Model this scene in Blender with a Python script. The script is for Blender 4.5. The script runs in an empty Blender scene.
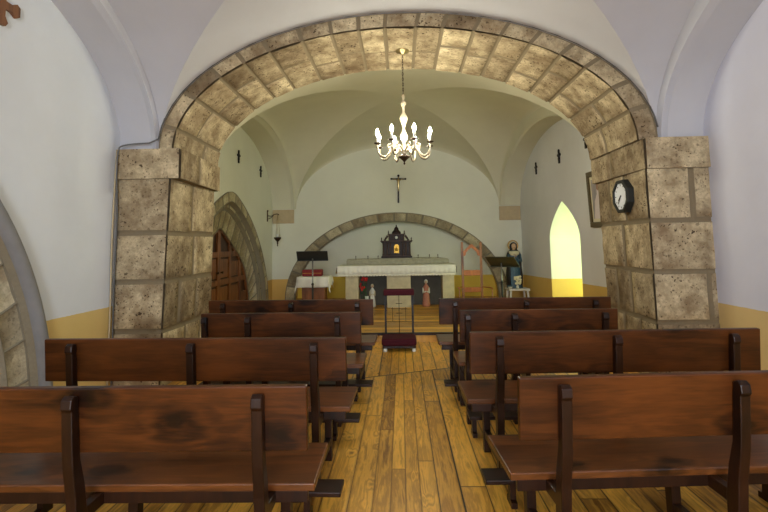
import bpy, bmesh, math, random
from mathutils import Vector, Matrix, noise
random.seed(7)
PI = math.pi
scene = bpy.context.scene
COL = scene.collection

# ------------------------------------------------------------------ materials
class NT:
    """tiny node helper"""
    def __init__(s, name):
        s.m = bpy.data.materials.new(name); s.m.use_nodes = True
        s.t = s.m.node_tree; s.t.nodes.clear()
        s.out = s.t.nodes.new('ShaderNodeOutputMaterial')
        s.b = s.t.nodes.new('ShaderNodeBsdfPrincipled')
        s.t.links.new(s.b.outputs[0], s.out.inputs[0])
    def n(s, typ, **kw):
        nd = s.t.nodes.new(typ)
        for k, v in kw.items():
            if k.startswith('i_'):
                key = k[2:]
                key = int(key) if key.isdigit() else key.replace('_', ' ')
                sock = nd.inputs[key]
                if isinstance(v, bpy.types.NodeSocket): s.t.links.new(v, sock)
                else: sock.default_value = v
            else: setattr(nd, k, v)
        return nd
    def link(s, a, b): s.t.links.new(a, b)
    def math(s, op, a, b=None, c=None):
        nd = s.t.nodes.new('ShaderNodeMath'); nd.operation = op
        for i, v in enumerate((a, b, c)):
            if v is None: continue
            if isinstance(v, bpy.types.NodeSocket): s.t.links.new(v, nd.inputs[i])
            else: nd.inputs[i].default_value = v
        return nd.outputs[0]
    def mix(s, f, a, b, mode='MIX'):
        nd = s.t.nodes.new('ShaderNodeMix'); nd.data_type = 'RGBA'; nd.blend_type = mode
        for i, v in ((0, f), (6, a), (7, b)):
            if isinstance(v, bpy.types.NodeSocket): s.t.links.new(v, nd.inputs[i])
            else: nd.inputs[i].default_value = v if i == 0 else (*v, 1) if len(v) == 3 else v
        return nd.outputs[2]
    def ramp(s, f, stops):
        nd = s.t.nodes.new('ShaderNodeValToRGB')
        s.t.links.new(f, nd.inputs[0])
        el = nd.color_ramp.elements
        while len(el) < len(stops): el.new(0.5)
        for e, (p, c) in zip(el, stops):
            e.position = p; e.color = (c, c, c, 1) if isinstance(c, (int, float)) else (*c, 1)
        return nd.outputs[0]
    def noise(s, vec, scale, detail=4, rough=.55, dist=0):
        nd = s.n('ShaderNodeTexNoise'); s.link(vec, nd.inputs['Vector'])
        nd.inputs['Scale'].default_value = scale; nd.inputs['Detail'].default_value = detail
        nd.inputs['Roughness'].default_value = rough; nd.inputs['Distortion'].default_value = dist
        return nd.outputs[0]
    def mapping(s, vec, scale=(1, 1, 1), loc=(0, 0, 0), rot=(0, 0, 0)):
        nd = s.n('ShaderNodeMapping'); s.link(vec, nd.inputs[0])
        if isinstance(loc, bpy.types.NodeSocket): s.link(loc, nd.inputs[1])
        else: nd.inputs[1].default_value = loc
        nd.inputs[2].default_value = rot; nd.inputs[3].default_value = scale
        return nd.outputs[0]
    def bump(s, h, strength=.3, dist=.01):
        nd = s.n('ShaderNodeBump'); s.link(h, nd.inputs['Height'])
        nd.inputs['Strength'].default_value = strength; nd.inputs['Distance'].default_value = dist
        s.link(nd.outputs[0], s.b.inputs['Normal'])
    def set(s, color=None, rough=None, metal=None, spec=None):
        for k, v in (('Base Color', color), ('Roughness', rough), ('Metallic', metal), ('Specular IOR Level', spec)):
            if v is None: continue
            if isinstance(v, bpy.types.NodeSocket): s.link(v, s.b.inputs[k])
            else: s.b.inputs[k].default_value = (*v, 1) if isinstance(v, tuple) else v
        return s.m

def mat_plain(name, color, rough=.6, metal=0, var=.12, nscale=12, bump=0, spec=.4):
    t = NT(name); co = t.n('ShaderNodeTexCoord').outputs['Object']
    f = t.noise(co, nscale, 5)
    c = t.mix(f, tuple(x * (1 - var) for x in color), tuple(min(1, x * (1 + var)) for x in color))
    if bump: t.bump(f, bump, .01)
    return t.set(c, rough, metal, spec)

def mat_emit(name, color, strength):
    t = NT(name); t.set(tuple(c * .8 for c in color), .5)
    t.b.inputs['Emission Color'].default_value = (*color, 1)
    t.b.inputs['Emission Strength'].default_value = strength
    return t.m

def mat_plaster(name, white, ochre=None, z0=.8, slope=0., y_ref=0.):
    """whitewash over an ochre painted dado; the paint line may run slightly off level"""
    t = NT(name)
    geo = t.n('ShaderNodeNewGeometry').outputs['Position']
    sep = t.n('ShaderNodeSeparateXYZ'); t.link(geo, sep.inputs[0])
    f = t.noise(geo, 1.3, 6, .6)
    f2 = t.noise(geo, 22, 4, .6)
    w = t.mix(t.ramp(f, [(.35, 0.), (.7, 1.)]), tuple(x * .93 for x in white), white)
    if ochre:
        o = t.mix(f, tuple(x * .85 for x in ochre), tuple(min(1, x * 1.1) for x in ochre))
        line = t.math('ADD', t.math('MULTIPLY', t.math('SUBTRACT', sep.outputs[1], y_ref), slope), z0)
        line = t.math('ADD', line, t.math('MULTIPLY', t.math('SUBTRACT', f2, .5), .01))
        above = t.math('GREATER_THAN', sep.outputs[2], line)
        w = t.mix(above, o, w)
    t.bump(t.math('ADD', t.math('MULTIPLY', f, 1.0), t.math('MULTIPLY', f2, .15)), .25, .03)
    return t.set(w, .85, 0, .25)

def mat_stone(name, base, dark, mortar, pits=1.0):
    """porous limestone; the colour attribute holds block tone (R) and mortar mask (G)"""
    t = NT(name)
    geo = t.n('ShaderNodeNewGeometry').outputs['Position']
    at = t.n('ShaderNodeVertexColor', layer_name='Col')
    sep = t.n('ShaderNodeSeparateColor'); t.link(at.outputs[0], sep.inputs[0])
    tone, mort = sep.outputs[0], sep.outputs[1]
    n1 = t.noise(geo, 5, 8, .65); n2 = t.noise(geo, 38, 5, .7)
    c = t.mix(t.ramp(n1, [(.38, 0.), (.60, 1.)]), dark, base)
    c = t.mix(t.ramp(n2, [(.42, 0.), (.68, .75)]), c, tuple(x * .50 for x in base))
    n3 = t.noise(geo, 1.7, 4, .6)
    c = t.mix(t.ramp(n3, [(.50, 0.), (.66, .55)]), c, (.20, .135, .075))
    c = t.mix(1.0, c, t.mix(tone, (.60, .55, .50), (1.15, 1.12, 1.05)), 'MULTIPLY')
    mo = t.mix(n2, tuple(x * .75 for x in mortar), mortar)
    c = t.mix(mort, c, mo)
    # pits : sparse dark holes of mixed sizes
    wv = t.n('ShaderNodeVectorMath', operation='ADD'); t.link(geo, wv.inputs[0])
    nz = t.n('ShaderNodeTexNoise'); t.link(geo, nz.inputs['Vector']); nz.inputs['Scale'].default_value = 30
    sc = t.n('ShaderNodeVectorMath', operation='SCALE'); t.link(nz.outputs['Color'], sc.inputs[0]); sc.inputs['Scale'].default_value = .05
    t.link(sc.outputs[0], wv.inputs[1])
    holes = None
    gate = t.ramp(t.noise(geo, 3.2, 3), [(.42, 0.), (.58, 1.)])
    for vs, thr in ((12, .22), (23, .34), (42, .44)):
        v = t.n('ShaderNodeTexVoronoi'); t.link(wv.outputs[0], v.inputs['Vector']); v.inputs['Scale'].default_value = vs
        vc = t.n('ShaderNodeSeparateColor'); t.link(v.outputs['Color'], vc.inputs[0])
        th = t.math('MULTIPLY', vc.outputs[0], thr)
        h = t.math('LESS_THAN', v.outputs['Distance'], th)
        h = t.math('MULTIPLY', h, t.math('GREATER_THAN', vc.outputs[1], .5))
        holes = h if holes is None else t.math('MAXIMUM', holes, h)
    holes = t.math('MULTIPLY', holes, t.math('MAXIMUM', gate, .5))
    holes = t.math('MULTIPLY', holes, t.math('SUBTRACT', 1., mort))
    holes = t.math('MULTIPLY', holes, pits)
    c = t.mix(t.math('MULTIPLY', holes, .88), c, (.05, .028, .014))
    hgt = t.math('SUBTRACT', t.math('ADD', t.math('MULTIPLY', n1, .5), t.math('MULTIPLY', n2, .5)), t.math('MULTIPLY', holes, 1.3))
    t.bump(hgt, .75, .022)
    return t.set(c, .9, 0, .2)

def mat_wood(name, c_dark, c_light, axis='X', rough=.32, knots=1., grain=1., spec=.5, coat=0.):
    """object space wood grain running along an axis, each object with its own offset"""
    t = NT(name)
    co = t.n('ShaderNodeTexCoord').outputs['Object']
    info = t.n('ShaderNodeObjectInfo')
    off = t.n('ShaderNodeCombineXYZ')
    for i, k in enumerate((7.3, 13.1, 5.7)): t.link(t.math('MULTIPLY', info.outputs['Random'], k), off.inputs[i])
    co = t.mapping(co, loc=off.outputs[0])
    sx = {'X': (1, 7, 7), 'Y': (7, 1, 7), 'Z': (7, 7, 1)}[axis]
    # knots bend the grain
    cs = t.n('ShaderNodeSeparateXYZ'); t.link(co, cs.inputs[0])
    ai_ = 'XYZ'.index(axis); oth = [i for i in range(3) if i != ai_]
    kk = t.n('ShaderNodeCombineXYZ'); t.link(t.math('MULTIPLY', cs.outputs[ai_], 2.3), kk.inputs[0])
    t.link(t.math('MULTIPLY', t.math('ADD', cs.outputs[oth[0]], cs.outputs[oth[1]]), 4.), kk.inputs[1])
    kv = t.n('ShaderNodeTexVoronoi', voronoi_dimensions='2D'); 
    nd_ = t.n('ShaderNodeTexNoise'); t.link(t.mapping(co, tuple(x*1.5 for x in sx)), nd_.inputs['Vector']); nd_.inputs['Scale'].default_value = 2.
    ds = t.n('ShaderNodeVectorMath', operation='MULTIPLY_ADD'); t.link(nd_.outputs['Color'], ds.inputs[0]); ds.inputs[1].default_value = (.26, .26, 0); t.link(kk.outputs[0], ds.inputs[2])
    t.link(ds.outputs[0], kv.inputs['Vector']); kv.inputs['Scale'].default_value = 1.
    kd = kv.outputs['Distance']
    kc = t.n('ShaderNodeSeparateColor'); t.link(kv.outputs['Color'], kc.inputs[0])
    ison = t.math('GREATER_THAN', kc.outputs[0], 1 - .55 * knots)
    near = t.math('MULTIPLY', t.ramp(kd, [(0., 1.), (.4, 0.)]), ison)
    gv = t.mapping(co, sx)
    w = t.noise(gv, 1.6 * grain, 5, .6, .6)
    ring = t.math('SINE', t.math('ADD', t.math('MULTIPLY', w, 20), t.math('MULTIPLY', near, 10)))
    ring = t.math('MULTIPLY', t.math('ADD', ring, 1.), .5)
    big = t.noise(co, 2.2, 3)
    fine = t.noise(t.mapping(co, tuple(s * 6 if s > 1 else 3 for s in sx)), 3, 4)
    f = t.math('ADD', t.math('MULTIPLY', ring, .16), t.math('MULTIPLY', fine, .30))
    f = t.math('ADD', f, t.math('MULTIPLY', big, .62))
    f = t.math('SUBTRACT', f, t.math('MULTIPLY', near, .30))
    c = t.mix(t.ramp(f, [(.25, 0.), (.8, 1.)]), c_dark, c_light)
    core = t.math('MULTIPLY', t.ramp(kd, [(.06, 1.), (.11, 0.)]), ison)
    streak = t.ramp(t.noise(t.mapping(co, tuple(.8 if q_ == 1 else 9 for q_ in sx)), 1.5, 5, .6), [(.56, 0.), (.70, .75)])
    c = t.mix(streak, c, tuple(x * .8 for x in c_dark))
    c = t.mix(t.math('MULTIPLY', core, .8), c, tuple(x * .28 for x in c_dark))
    t.bump(f, .12, .004)
    t.set(c, rough, 0, spec)
    if coat:
        t.b.inputs['Coat Weight'].default_value = coat; t.b.inputs['Coat Roughness'].default_value = .18
    return t.m

def mat_planks(name, along='Y', width=.108, length=2.1, dark=(.21, .08, .012), light=(.96, .52, .07)):
    """old pine floorboards: random board lengths, tones, grain, knots and dark gaps"""
    t = NT(name)
    geo = t.n('ShaderNodeNewGeometry').outputs['Position']
    sep = t.n('ShaderNodeSeparateXYZ'); t.link(geo, sep.inputs[0])
    a, b = (sep.outputs[1], sep.outputs[0]) if along == 'Y' else (sep.outputs[0], sep.outputs[1])
    bw = t.math('ADD', b, t.math('MULTIPLY', t.math('SINE', t.math('MULTIPLY', b, 9.)), .035))
    if along == 'Y':      # the boards change along a slanting joint across the aisle
        far = t.math('GREATER_THAN', t.math('SUBTRACT', a, t.math('MULTIPLY', b, .40)), 5.205)
        near_line = t.math('LESS_THAN', t.math('ABSOLUTE', t.math('SUBTRACT', t.math('SUBTRACT', a, t.math('MULTIPLY', b, .40)), 5.205)), .012)
        bw = t.math('ADD', bw, t.math('MULTIPLY', far, .61))
    q = t.math('DIVIDE', bw, width)
    row = t.math('FLOOR', q); fr = t.math('FRACT', q)
    wn = t.n('ShaderNodeTexWhiteNoise', noise_dimensions='1D'); t.link(row, wn.inputs['W'])
    al = t.math('DIVIDE', t.math('ADD', a, t.math('MULTIPLY', wn.outputs[0], 7.)), length)
    seg = t.math('FLOOR', al); fs = t.math('FRACT', al)
    idv = t.n('ShaderNodeCombineXYZ'); t.link(row, idv.inputs[0]); t.link(seg, idv.inputs[1])
    w2 = t.n('ShaderNodeTexWhiteNoise', noise_dimensions='2D'); t.link(idv.outputs[0], w2.inputs['Vector'])
    rnd = w2.outputs[0]
    e1 = t.math('MINIMUM', fr, t.math('SUBTRACT', 1., fr))
    e2 = t.math('MULTIPLY', t.math('MINIMUM', fs, t.math('SUBTRACT', 1., fs)), length / width)
    edge = t.math('MINIMUM', e1, e2)
    gap = t.math('LESS_THAN', edge, t.math('ADD', .006, t.math('MULTIPLY', t.math('POWER', wn.outputs[0], 2.), .035)))
    if along == 'Y': gap = t.math('MAXIMUM', gap, near_line)
    worn = t.ramp(edge, [(.0, .45), (.10, 1.)])
    # grain coordinates shifted per board
    gx = t.n('ShaderNodeCombineXYZ')
    t.link(t.math('ADD', t.math('MULTIPLY', a, 1.0), t.math('MULTIPLY', rnd, 37.)), gx.inputs[0])
    t.link(t.math('ADD', t.math('MULTIPLY', b, 9.), t.math('MULTIPLY', rnd, 91.)), gx.inputs[1])
    kx = t.n('ShaderNodeCombineXYZ')
    t.link(t.math('ADD', a, t.math('MULTIPLY', rnd, 17.)), kx.inputs[0]); t.link(t.math('MULTIPLY', b, 1.6), kx.inputs[1])
    kv = t.n('ShaderNodeTexVoronoi'); t.link(kx.outputs[0], kv.inputs['Vector']); kv.inputs['Scale'].default_value = 4.2
    kc = t.n('ShaderNodeSeparateColor'); t.link(kv.outputs['Color'], kc.inputs[0])
    on = t.math('GREATER_THAN', kc.outputs[0], .45)
    kd = kv.outputs['Distance']
    near = t.math('MULTIPLY', t.ramp(kd, [(0., 1.), (.35, 0.)]), on)
    g = t.noise(gx.outputs[0], 1.7, 6, .62, .4)
    ring = t.math('SINE', t.math('ADD', t.math('MULTIPLY', g, 30), t.math('MULTIPLY', near, 12)))
    ring = t.math('MULTIPLY', t.math('ADD', ring, 1.), .5)
    stain = t.noise(geo, 2.6, 5, .65)
    f = t.math('ADD', t.math('MULTIPLY', ring, .24), t.math('MULTIPLY', g, .40))
    f = t.math('ADD', f, t.math('MULTIPLY', stain, .42))
    f = t.math('SUBTRACT', f, .06)
    f = t.math('ADD', f, t.math('MULTIPLY', t.math('SUBTRACT', rnd, .4), .40))
    if along == 'Y': f = t.math('ADD', f, t.math('MULTIPLY', far, .05))
    c = t.mix(t.ramp(f, [(.15, 0.), (.78, 1.)]), dark, light)
    core = t.math('MULTIPLY', t.ramp(kd, [(.05, 1.), (.13, 0.)]), on)
    c = t.mix(t.math('MULTIPLY', core, .75), c, (.05, .02, .006))
    c = t.mix(t.math('SUBTRACT', 1., worn), c, tuple(x * .55 for x in dark))
    c = t.mix(gap, c, (.02, .01, .004))
    t.bump(t.math('ADD', t.math('MULTIPLY', worn, .6), t.math('MULTIPLY', f, .4)), .35, .006)
    rg = t.ramp(stain, [(.3, .28), (.7, .5)])
    return t.set(c, rg, 0, .45)

M = {}
M['white_l'] = mat_plaster('whitewash_nave_left', (.72, .76, .80), (.72, .53, .20), .812, 0., 0.)  # cool nave light put into the whitewash tint
M['white_r'] = mat_plaster('whitewash_nave_right', (.71, .72, .82), (.72, .53, .23), .780, 0., 0.)  # lavender cast of the nave light put into this white
M['white_sl'] = mat_plaster('whitewash_sanctuary_left', (.76, .77, .66), (.70, .46, .14), .60, 0., 0.)
M['white_sr'] = mat_plaster('whitewash_sanctuary_right', (.75, .76, .76), (.70, .48, .14), .69, -.0275, 9.)
M['white_b'] = mat_plaster('whitewash_sanctuary_end', (.74, .75, .62), (.72, .48, .15), .60, 0., 0.)  # warm greenish sanctuary light put into the end wall's white
M['vault'] = mat_plaster('whitewash_vault', (.54, .545, .575))  # same whitewash, dimmed and cooled: vault light and shade in the colour
M['vault_s'] = mat_plaster('whitewash_sanctuary_vault', (.66, .64, .48))  # yellowish sanctuary light tinted into the vault white
M['stone'] = mat_stone('porous_limestone', (.70, .60, .40), (.28, .21, .125), (.26, .205, .125))
M['stone_grey'] = mat_stone('dressed_grey_limestone', (.62, .57, .40), (.42, .38, .26), (.26, .23, .16), .35)
M['stone_pale'] = mat_plain('pale_altar_stone', (.60, .54, .36), .8, 0, .3, 9, .3, .2)
M['stone_ledge'] = mat_plain('grey_carved_ledge_stone', (.40, .38, .27), .85, 0, .4, 16, .5, .2)
M['niche'] = mat_plaster('whitewash_altar_recess', (.74, .76, .62), (.78, .56, .09), .62, 0., 0.)
M['stone_impost'] = mat_plain('tan_impost_stone', (.50, .40, .25), .85, 0, .15, 14, .3, .2)
M['planks'] = mat_planks('pine_boards_nave', 'Y')
M['planks_x'] = mat_planks('pine_boards_platform', 'X', .17, 2.6, dark=(.25, .10, .017), light=(.90, .50, .08))
M['pew'] = mat_wood('varnished_pew_wood', (.014, .0040, .0011), (.125, .037, .0066), 'X', .36, 1., 1., .28)
M['pew_seat'] = mat_wood('varnished_seat_wood', (.028, .009, .002), (.21, .07, .016), 'X', .28, 1., 1., .38)  # seat colour lifted to include the golden reflection on its top
M['pew_leg'] = mat_wood('dark_pew_leg_wood', (.008, .003, .0015), (.034, .011, .004), 'Z', .36, .2, 1., .28)
M['door'] = mat_wood('brown_door_wood', (.10, .030, .009), (.34, .13, .04), 'Z', .4, .4)
M['door_dark'] = mat_wood('door_groove_wood', (.03, .01, .004), (.09, .03, .012), 'Z', .45, .2)
M['chair'] = mat_wood('orange_chair_wood', (.24, .06, .008), (.56, .20, .025), 'Z', .35, .2)
M['chair_post'] = mat_wood('aged_chair_post_wood', (.13, .05, .016), (.38, .17, .05), 'Z', .4, .2)
M['ebony'] = mat_plain('dark_carved_wood', (.020, .011, .009), .45, 0, .5, 60, .3, .25)
M['ebony2'] = mat_plain('lighter_carved_wood', (.065, .036, .026), .45, 0, .5, 70, .3, .3)  # lighter wood for columns, cornice and scroll brackets
M['gold'] = mat_plain('gilded_metal', (.55, .32, .05), .38, .7, .6, 60, .3)
M['brass'] = mat_plain('aged_brass', (.42, .33, .16), .3, .85, .25, 40)
M['bronze'] = mat_plain('dark_bronze', (.07, .045, .028), .4, .7, .3, 40)
M['iron'] = mat_plain('black_iron', (.018, .017, .017), .45, .5, .2, 30)
M['crystal'] = mat_plain('cream_painted_chandelier_arm', (.42, .36, .25), .22, .15, .15, 30, 0, .7)
M['bulb'] = mat_emit('lit_bulb_glass', (1.0, .95, .76), 380)
M['black'] = mat_plain('black_painted_metal', (.020, .022, .020), .5, .1, .2, 20)
M['olive'] = mat_plain('olive_black_desk', (.045, .048, .024), .5, .1, .2, 20)
M['grey_metal'] = mat_plain('grey_metal', (.25, .25, .23), .35, .7)
M['cloth'] = mat_plain('white_linen', (.80, .80, .70), .85, 0, .06, 30, .2, .2)
M['lace'] = mat_plain('cream_lace', (.78, .76, .62), .9, 0, .25, 90, .5, .2)
M['velvet'] = mat_plain('burgundy_velvet', (.060, .008, .014), .85, 0, .3, 60, .3, .2)
M['red'] = mat_plain('red_fabric', (.20, .012, .018), .7, 0, .25, 40, .2)
M['red2'] = mat_plain('red_petals', (.62, .03, .03), .6, 0, .3, 50)
M['green'] = mat_plain('green_leaves', (.04, .10, .03), .6, 0, .4, 50)
M['white'] = mat_plain('white_paint', (.78, .78, .72), .4, 0, .05, 20)
M['petal'] = mat_plain('cream_petals', (.85, .82, .52), .6, 0, .1, 40)
M['skin'] = mat_plain('painted_skin', (.62, .42, .26), .5, 0, .1, 20)
M['robe_blue'] = mat_plain('blue_robe_paint', (.055, .12, .16), .45, 0, .6, 30)
M['robe_dark'] = mat_plain('dark_mantle_paint', (.02, .02, .022), .45, 0, .4, 30)
M['robe_pink'] = mat_plain('pink_robe_paint', (.42, .17, .11), .5, 0, .4, 30)
M['robe_cream'] = mat_plain('cream_robe_paint', (.62, .56, .36), .5, 0, .2, 30)
M['porcelain'] = mat_plain('white_porcelain', (.72, .74, .66), .25, 0, .1, 20)
M['dial'] = mat_plain('clock_dial_white', (.80, .83, .86), .4, 0, .02, 20)
M['frame'] = mat_plain('dark_gilt_frame', (.11, .08, .035), .4, .3, .6, 50, .3)
M['mount'] = mat_plain('cream_mount', (.72, .66, .48), .7, 0, .05)
M['cable'] = mat_plain('grey_cable_sheath', (.13, .13, .12), .6, 0, .3, 5)
M['cable_y'] = mat_plain('beige_cable_sheath', (.50, .42, .26), .6, 0, .2, 5)
M['grey_panel'] = mat_plain('dark_grey_boards', (.10, .095, .075), .8, 0, .25, 9, .2)
M['cross_brown'] = mat_wood('brown_cross_wood', (.09, .03, .012), (.26, .11, .04), 'Z', .5, .3)
M['mould'] = mat_plain('grey_lime_render', (.24, .24, .235), .9, 0, .15, 8, .3, .2)

# glowing panes: daylit translucent glass
M['pane_s'] = mat_emit('yellow_green_window_glass', (.82, 1.0, .45), 2.9)
M['pane_n'] = mat_emit('added_window_glass', (.92, .96, 1.0), 3.)  # glowing pane of the added window behind the viewer

def mat_picture():
    t = NT('devotional_print')
    g = t.n('ShaderNodeTexCoord').outputs['Generated']
    s = t.n('ShaderNodeSeparateXYZ'); t.link(g, s.inputs[0])
    n1 = t.noise(g, 5, 4)
    bg = t.mix(n1, (.16, .17, .22), (.42, .36, .34))
    dx = t.math('ABSOLUTE', t.math('SUBTRACT', s.outputs[1], .5))
    wd = t.ramp(s.outputs[2], [(.05, .42), (.45, .30), (.62, .10), (.8, .08)])
    robe = t.math('MULTIPLY', t.math('LESS_THAN', dx, wd), t.math('LESS_THAN', s.outputs[2], .74))
    c = t.mix(robe, bg, t.mix(n1, (.62, .50, .52), (.82, .76, .76)))
    dz = t.math('SUBTRACT', s.outputs[2], .80)
    hd = t.math('LESS_THAN', t.math('ADD', t.math('MULTIPLY', t.math('MULTIPLY', dx, dx), 1.), t.math('MULTIPLY', dz, dz)), .009)
    c = t.mix(hd, c, (.32, .14, .07))
    return t.set(c, .3)
M['picture'] = mat_picture()

# ------------------------------------------------------------------ mesh helpers
class MB:
    def __init__(s): s.bm = bmesh.new(); s.mats = []
    def slot(s, mat):
        if mat is None: return 0
        if mat not in s.mats: s.mats.append(mat)
        return s.mats.index(mat)
    def faces(s, verts, faces, mat=None, smooth=False):
        k = s.slot(mat); vs = [s.bm.verts.new(v) for v in verts]; out = []
        for f in faces:
            try:
                fc = s.bm.faces.new([vs[i] for i in f]); fc.material_index = k; fc.smooth = smooth; out.append(fc)
            except ValueError: pass
        return vs, out
    def box(s, lo, hi, mat=None, bev=.0, rot=None, pivot=None):
        x0, y0, z0 = lo; x1, y1, z1 = hi
        v = [(x0,y0,z0),(x1,y0,z0),(x1,y1,z0),(x0,y1,z0),(x0,y0,z1),(x1,y0,z1),(x1,y1,z1),(x0,y1,z1)]
        vs, fs = s.faces(v, [(0,3,2,1),(4,5,6,7),(0,1,5,4),(1,2,6,5),(2,3,7,6),(3,0,4,7)], mat)
        geom_v = vs
        if bev > 0:
            es = list({e for f in fs for e in f.edges})
            r = bmesh.ops.bevel(s.bm, geom=es, offset=bev, segments=2, affect='EDGES', profile=.5, material=-1)
            geom_v = list({v for f in r['faces'] for v in f.verts} | {v for v in vs if v.is_valid})
        if rot is not None:
            p = Vector(pivot or ((x0+x1)/2, (y0+y1)/2, (z0+z1)/2))
            for v in geom_v: v.co = rot @ (v.co - p) + p
        return s
    def prism(s, pts, axis, a, b, mat=None, smooth=False):
        """polygon pts (2D) extruded along axis from a to b; 2D order: X->(y,z) Y->(x,z) Z->(x,y)"""
        def P(p, t):
            return {'X': (t, p[0], p[1]), 'Y': (p[0], t, p[1]), 'Z': (p[0], p[1], t)}[axis]
        n = len(pts)
        v = [P(p, a) for p in pts] + [P(p, b) for p in pts]
        f = [tuple(range(n))[::-1], tuple(range(n, 2*n))] + [(i, (i+1) % n, n+(i+1) % n, n+i) for i in range(n)]
        vs, fs = s.faces(v, f, mat, smooth)
        for q in fs[:2]: q.smooth = False
        return s
    def tube(s, pts, r, mat=None, seg=8, closed=False, caps=True):
        pts = [Vector(p) for p in pts]; n = len(pts)
        rs = r if isinstance(r, (list, tuple)) else [r] * n
        k = s.slot(mat); rings = []; up = None
        for i, p in enumerate(pts):
            a = pts[(i-1) % n] if (i > 0 or closed) else p
            b = pts[(i+1) % n] if (i < n-1 or closed) else p
            d = (b - a)
            d = d.normalized() if d.length > 1e-9 else Vector((0, 0, 1))
            if up is None: up = Vector((0, 0, 1)) if abs(d.z) < .9 else Vector((1, 0, 0))
            x = d.cross(up)
            if x.length < 1e-6: x = d.orthogonal()
            x.normalize(); y = x.cross(d).normalized(); up = y
            rings.append([s.bm.verts.new(p + (x * math.cos(2*PI*j/seg) + y * math.sin(2*PI*j/seg)) * rs[i]) for j in range(seg)])
        m = n if closed else n - 1
        for i in range(m):
            A, B = rings[i], rings[(i+1) % n]
            for j in range(seg):
                f = s.bm.faces.new((A[j], A[(j+1) % seg], B[(j+1) % seg], B[j])); f.smooth = True; f.material_index = k
        if caps and not closed:
            for R in (rings[0], rings[-1]):
                try: f = s.bm.faces.new(R); f.material_index = k
                except ValueError: pass
        return s
    def lathe(s, prof, c=(0, 0, 0), mat=None, seg=20, sx=1, sy=1, fold=0, nf=9, ph=0):
        """prof = [(r,z)...] around a vertical axis; fold adds drapery pleats"""
        k = s.slot(mat); rings = []
        for r, z in prof:
            ring = []
            for j in range(seg):
                a = 2*PI*j/seg
                rr = r * (1 + fold * math.sin(nf*a + ph + z*6))
                ring.append(s.bm.verts.new((c[0] + rr*math.cos(a)*sx, c[1] + rr*math.sin(a)*sy, c[2] + z)))
            rings.append(ring)
        for A, B in zip(rings, rings[1:]):
            for j in range(seg):
                f = s.bm.faces.new((A[j], A[(j+1) % seg], B[(j+1) % seg], B[j])); f.smooth = True; f.material_index = k
        for R in (rings[0], rings[-1]):
            try: f = s.bm.faces.new(R); f.material_index = k
            except ValueError: pass
        return s
    def ball(s, c, r, mat=None, sx=1, sy=1, sz=1, seg=14):
        n = max(6, seg // 2 + 2)
        prof = [(max(1e-4, r * math.sin(PI*i/n)), -r * math.cos(PI*i/n) * sz) for i in range(n+1)]
        return s.lathe(prof, c, mat, seg, sx, sy)
    def build(s, name, mat=None, parent=None, kind=None, recalc=True):
        if recalc: bmesh.ops.recalc_face_normals(s.bm, faces=s.bm.faces[:])
        me = bpy.data.meshes.new(name); s.bm.to_mesh(me); s.bm.free()
        for m in (s.mats or [mat]): me.materials.append(m)
        o = bpy.data.objects.new(name, me); COL.objects.link(o)
        if parent: o.parent = parent
        if kind: o['kind'] = kind
        return o

def islands(m, name, parent):
    """one part per loose piece of the builder's mesh"""
    bm = m.bm; bm.verts.index_update(); bm.verts.ensure_lookup_table(); seen = set(); out = []
    groups = []
    for v in bm.verts:
        if v.index in seen: continue
        st_, g = [v], set()
        while st_:
            w_ = st_.pop()
            if w_.index in seen: continue
            seen.add(w_.index); g.add(w_.index)
            st_ += [e.other_vert(w_) for e in w_.link_edges if e.other_vert(w_).index not in seen]
        groups.append(g)
    for g in groups:
        k = MB(); k.mats = list(m.mats); vm = {}
        for i in sorted(g): vm[i] = k.bm.verts.new(bm.verts[i].co)
        for f in bm.faces:
            if f.verts[0].index in g:
                q = k.bm.faces.new([vm[v.index] for v in f.verts]); q.smooth = f.smooth; q.material_index = f.material_index
        out.append(k.build(name, None, parent))
    bm.free()
    return out

def thing(name, label, cat, loc=(0, 0, 0), rotz=0, group=None, kind=None):
    o = bpy.data.objects.new(name, None); COL.objects.link(o)
    o.empty_display_size = .1
    o.location = loc; o.rotation_euler = (0, 0, rotz)
    o['label'] = label; o['category'] = cat
    if group: o['group'] = group
    if kind: o['kind'] = kind
    return o
def tag(o, label, cat, group=None):
    o['label'] = label; o['category'] = cat
    if group: o['group'] = group
    return o
def copy_tree(o, parent=None):
    kids = list(o.children)
    c = o.copy(); COL.objects.link(c)
    if parent: c.parent = parent
    for ch in kids: copy_tree(ch, c)
    return c

def smooth_curve(pts, sub=6):
    """Catmull-Rom through 2D points"""
    out = []
    n = len(pts)
    for i in range(n-1):
        p0 = pts[max(i-1, 0)]; p1 = pts[i]; p2 = pts[i+1]; p3 = pts[min(i+2, n-1)]
        for k in range(sub):
            t = k / sub
            out.append(tuple(.5*((2*p1[j]) + (-p0[j]+p2[j])*t + (2*p0[j]-5*p1[j]+4*p2[j]-p3[j])*t*t + (-p0[j]+3*p1[j]-3*p2[j]+p3[j])*t**3) for j in range(len(p1))))
    out.append(tuple(pts[-1]))
    return out

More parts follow.
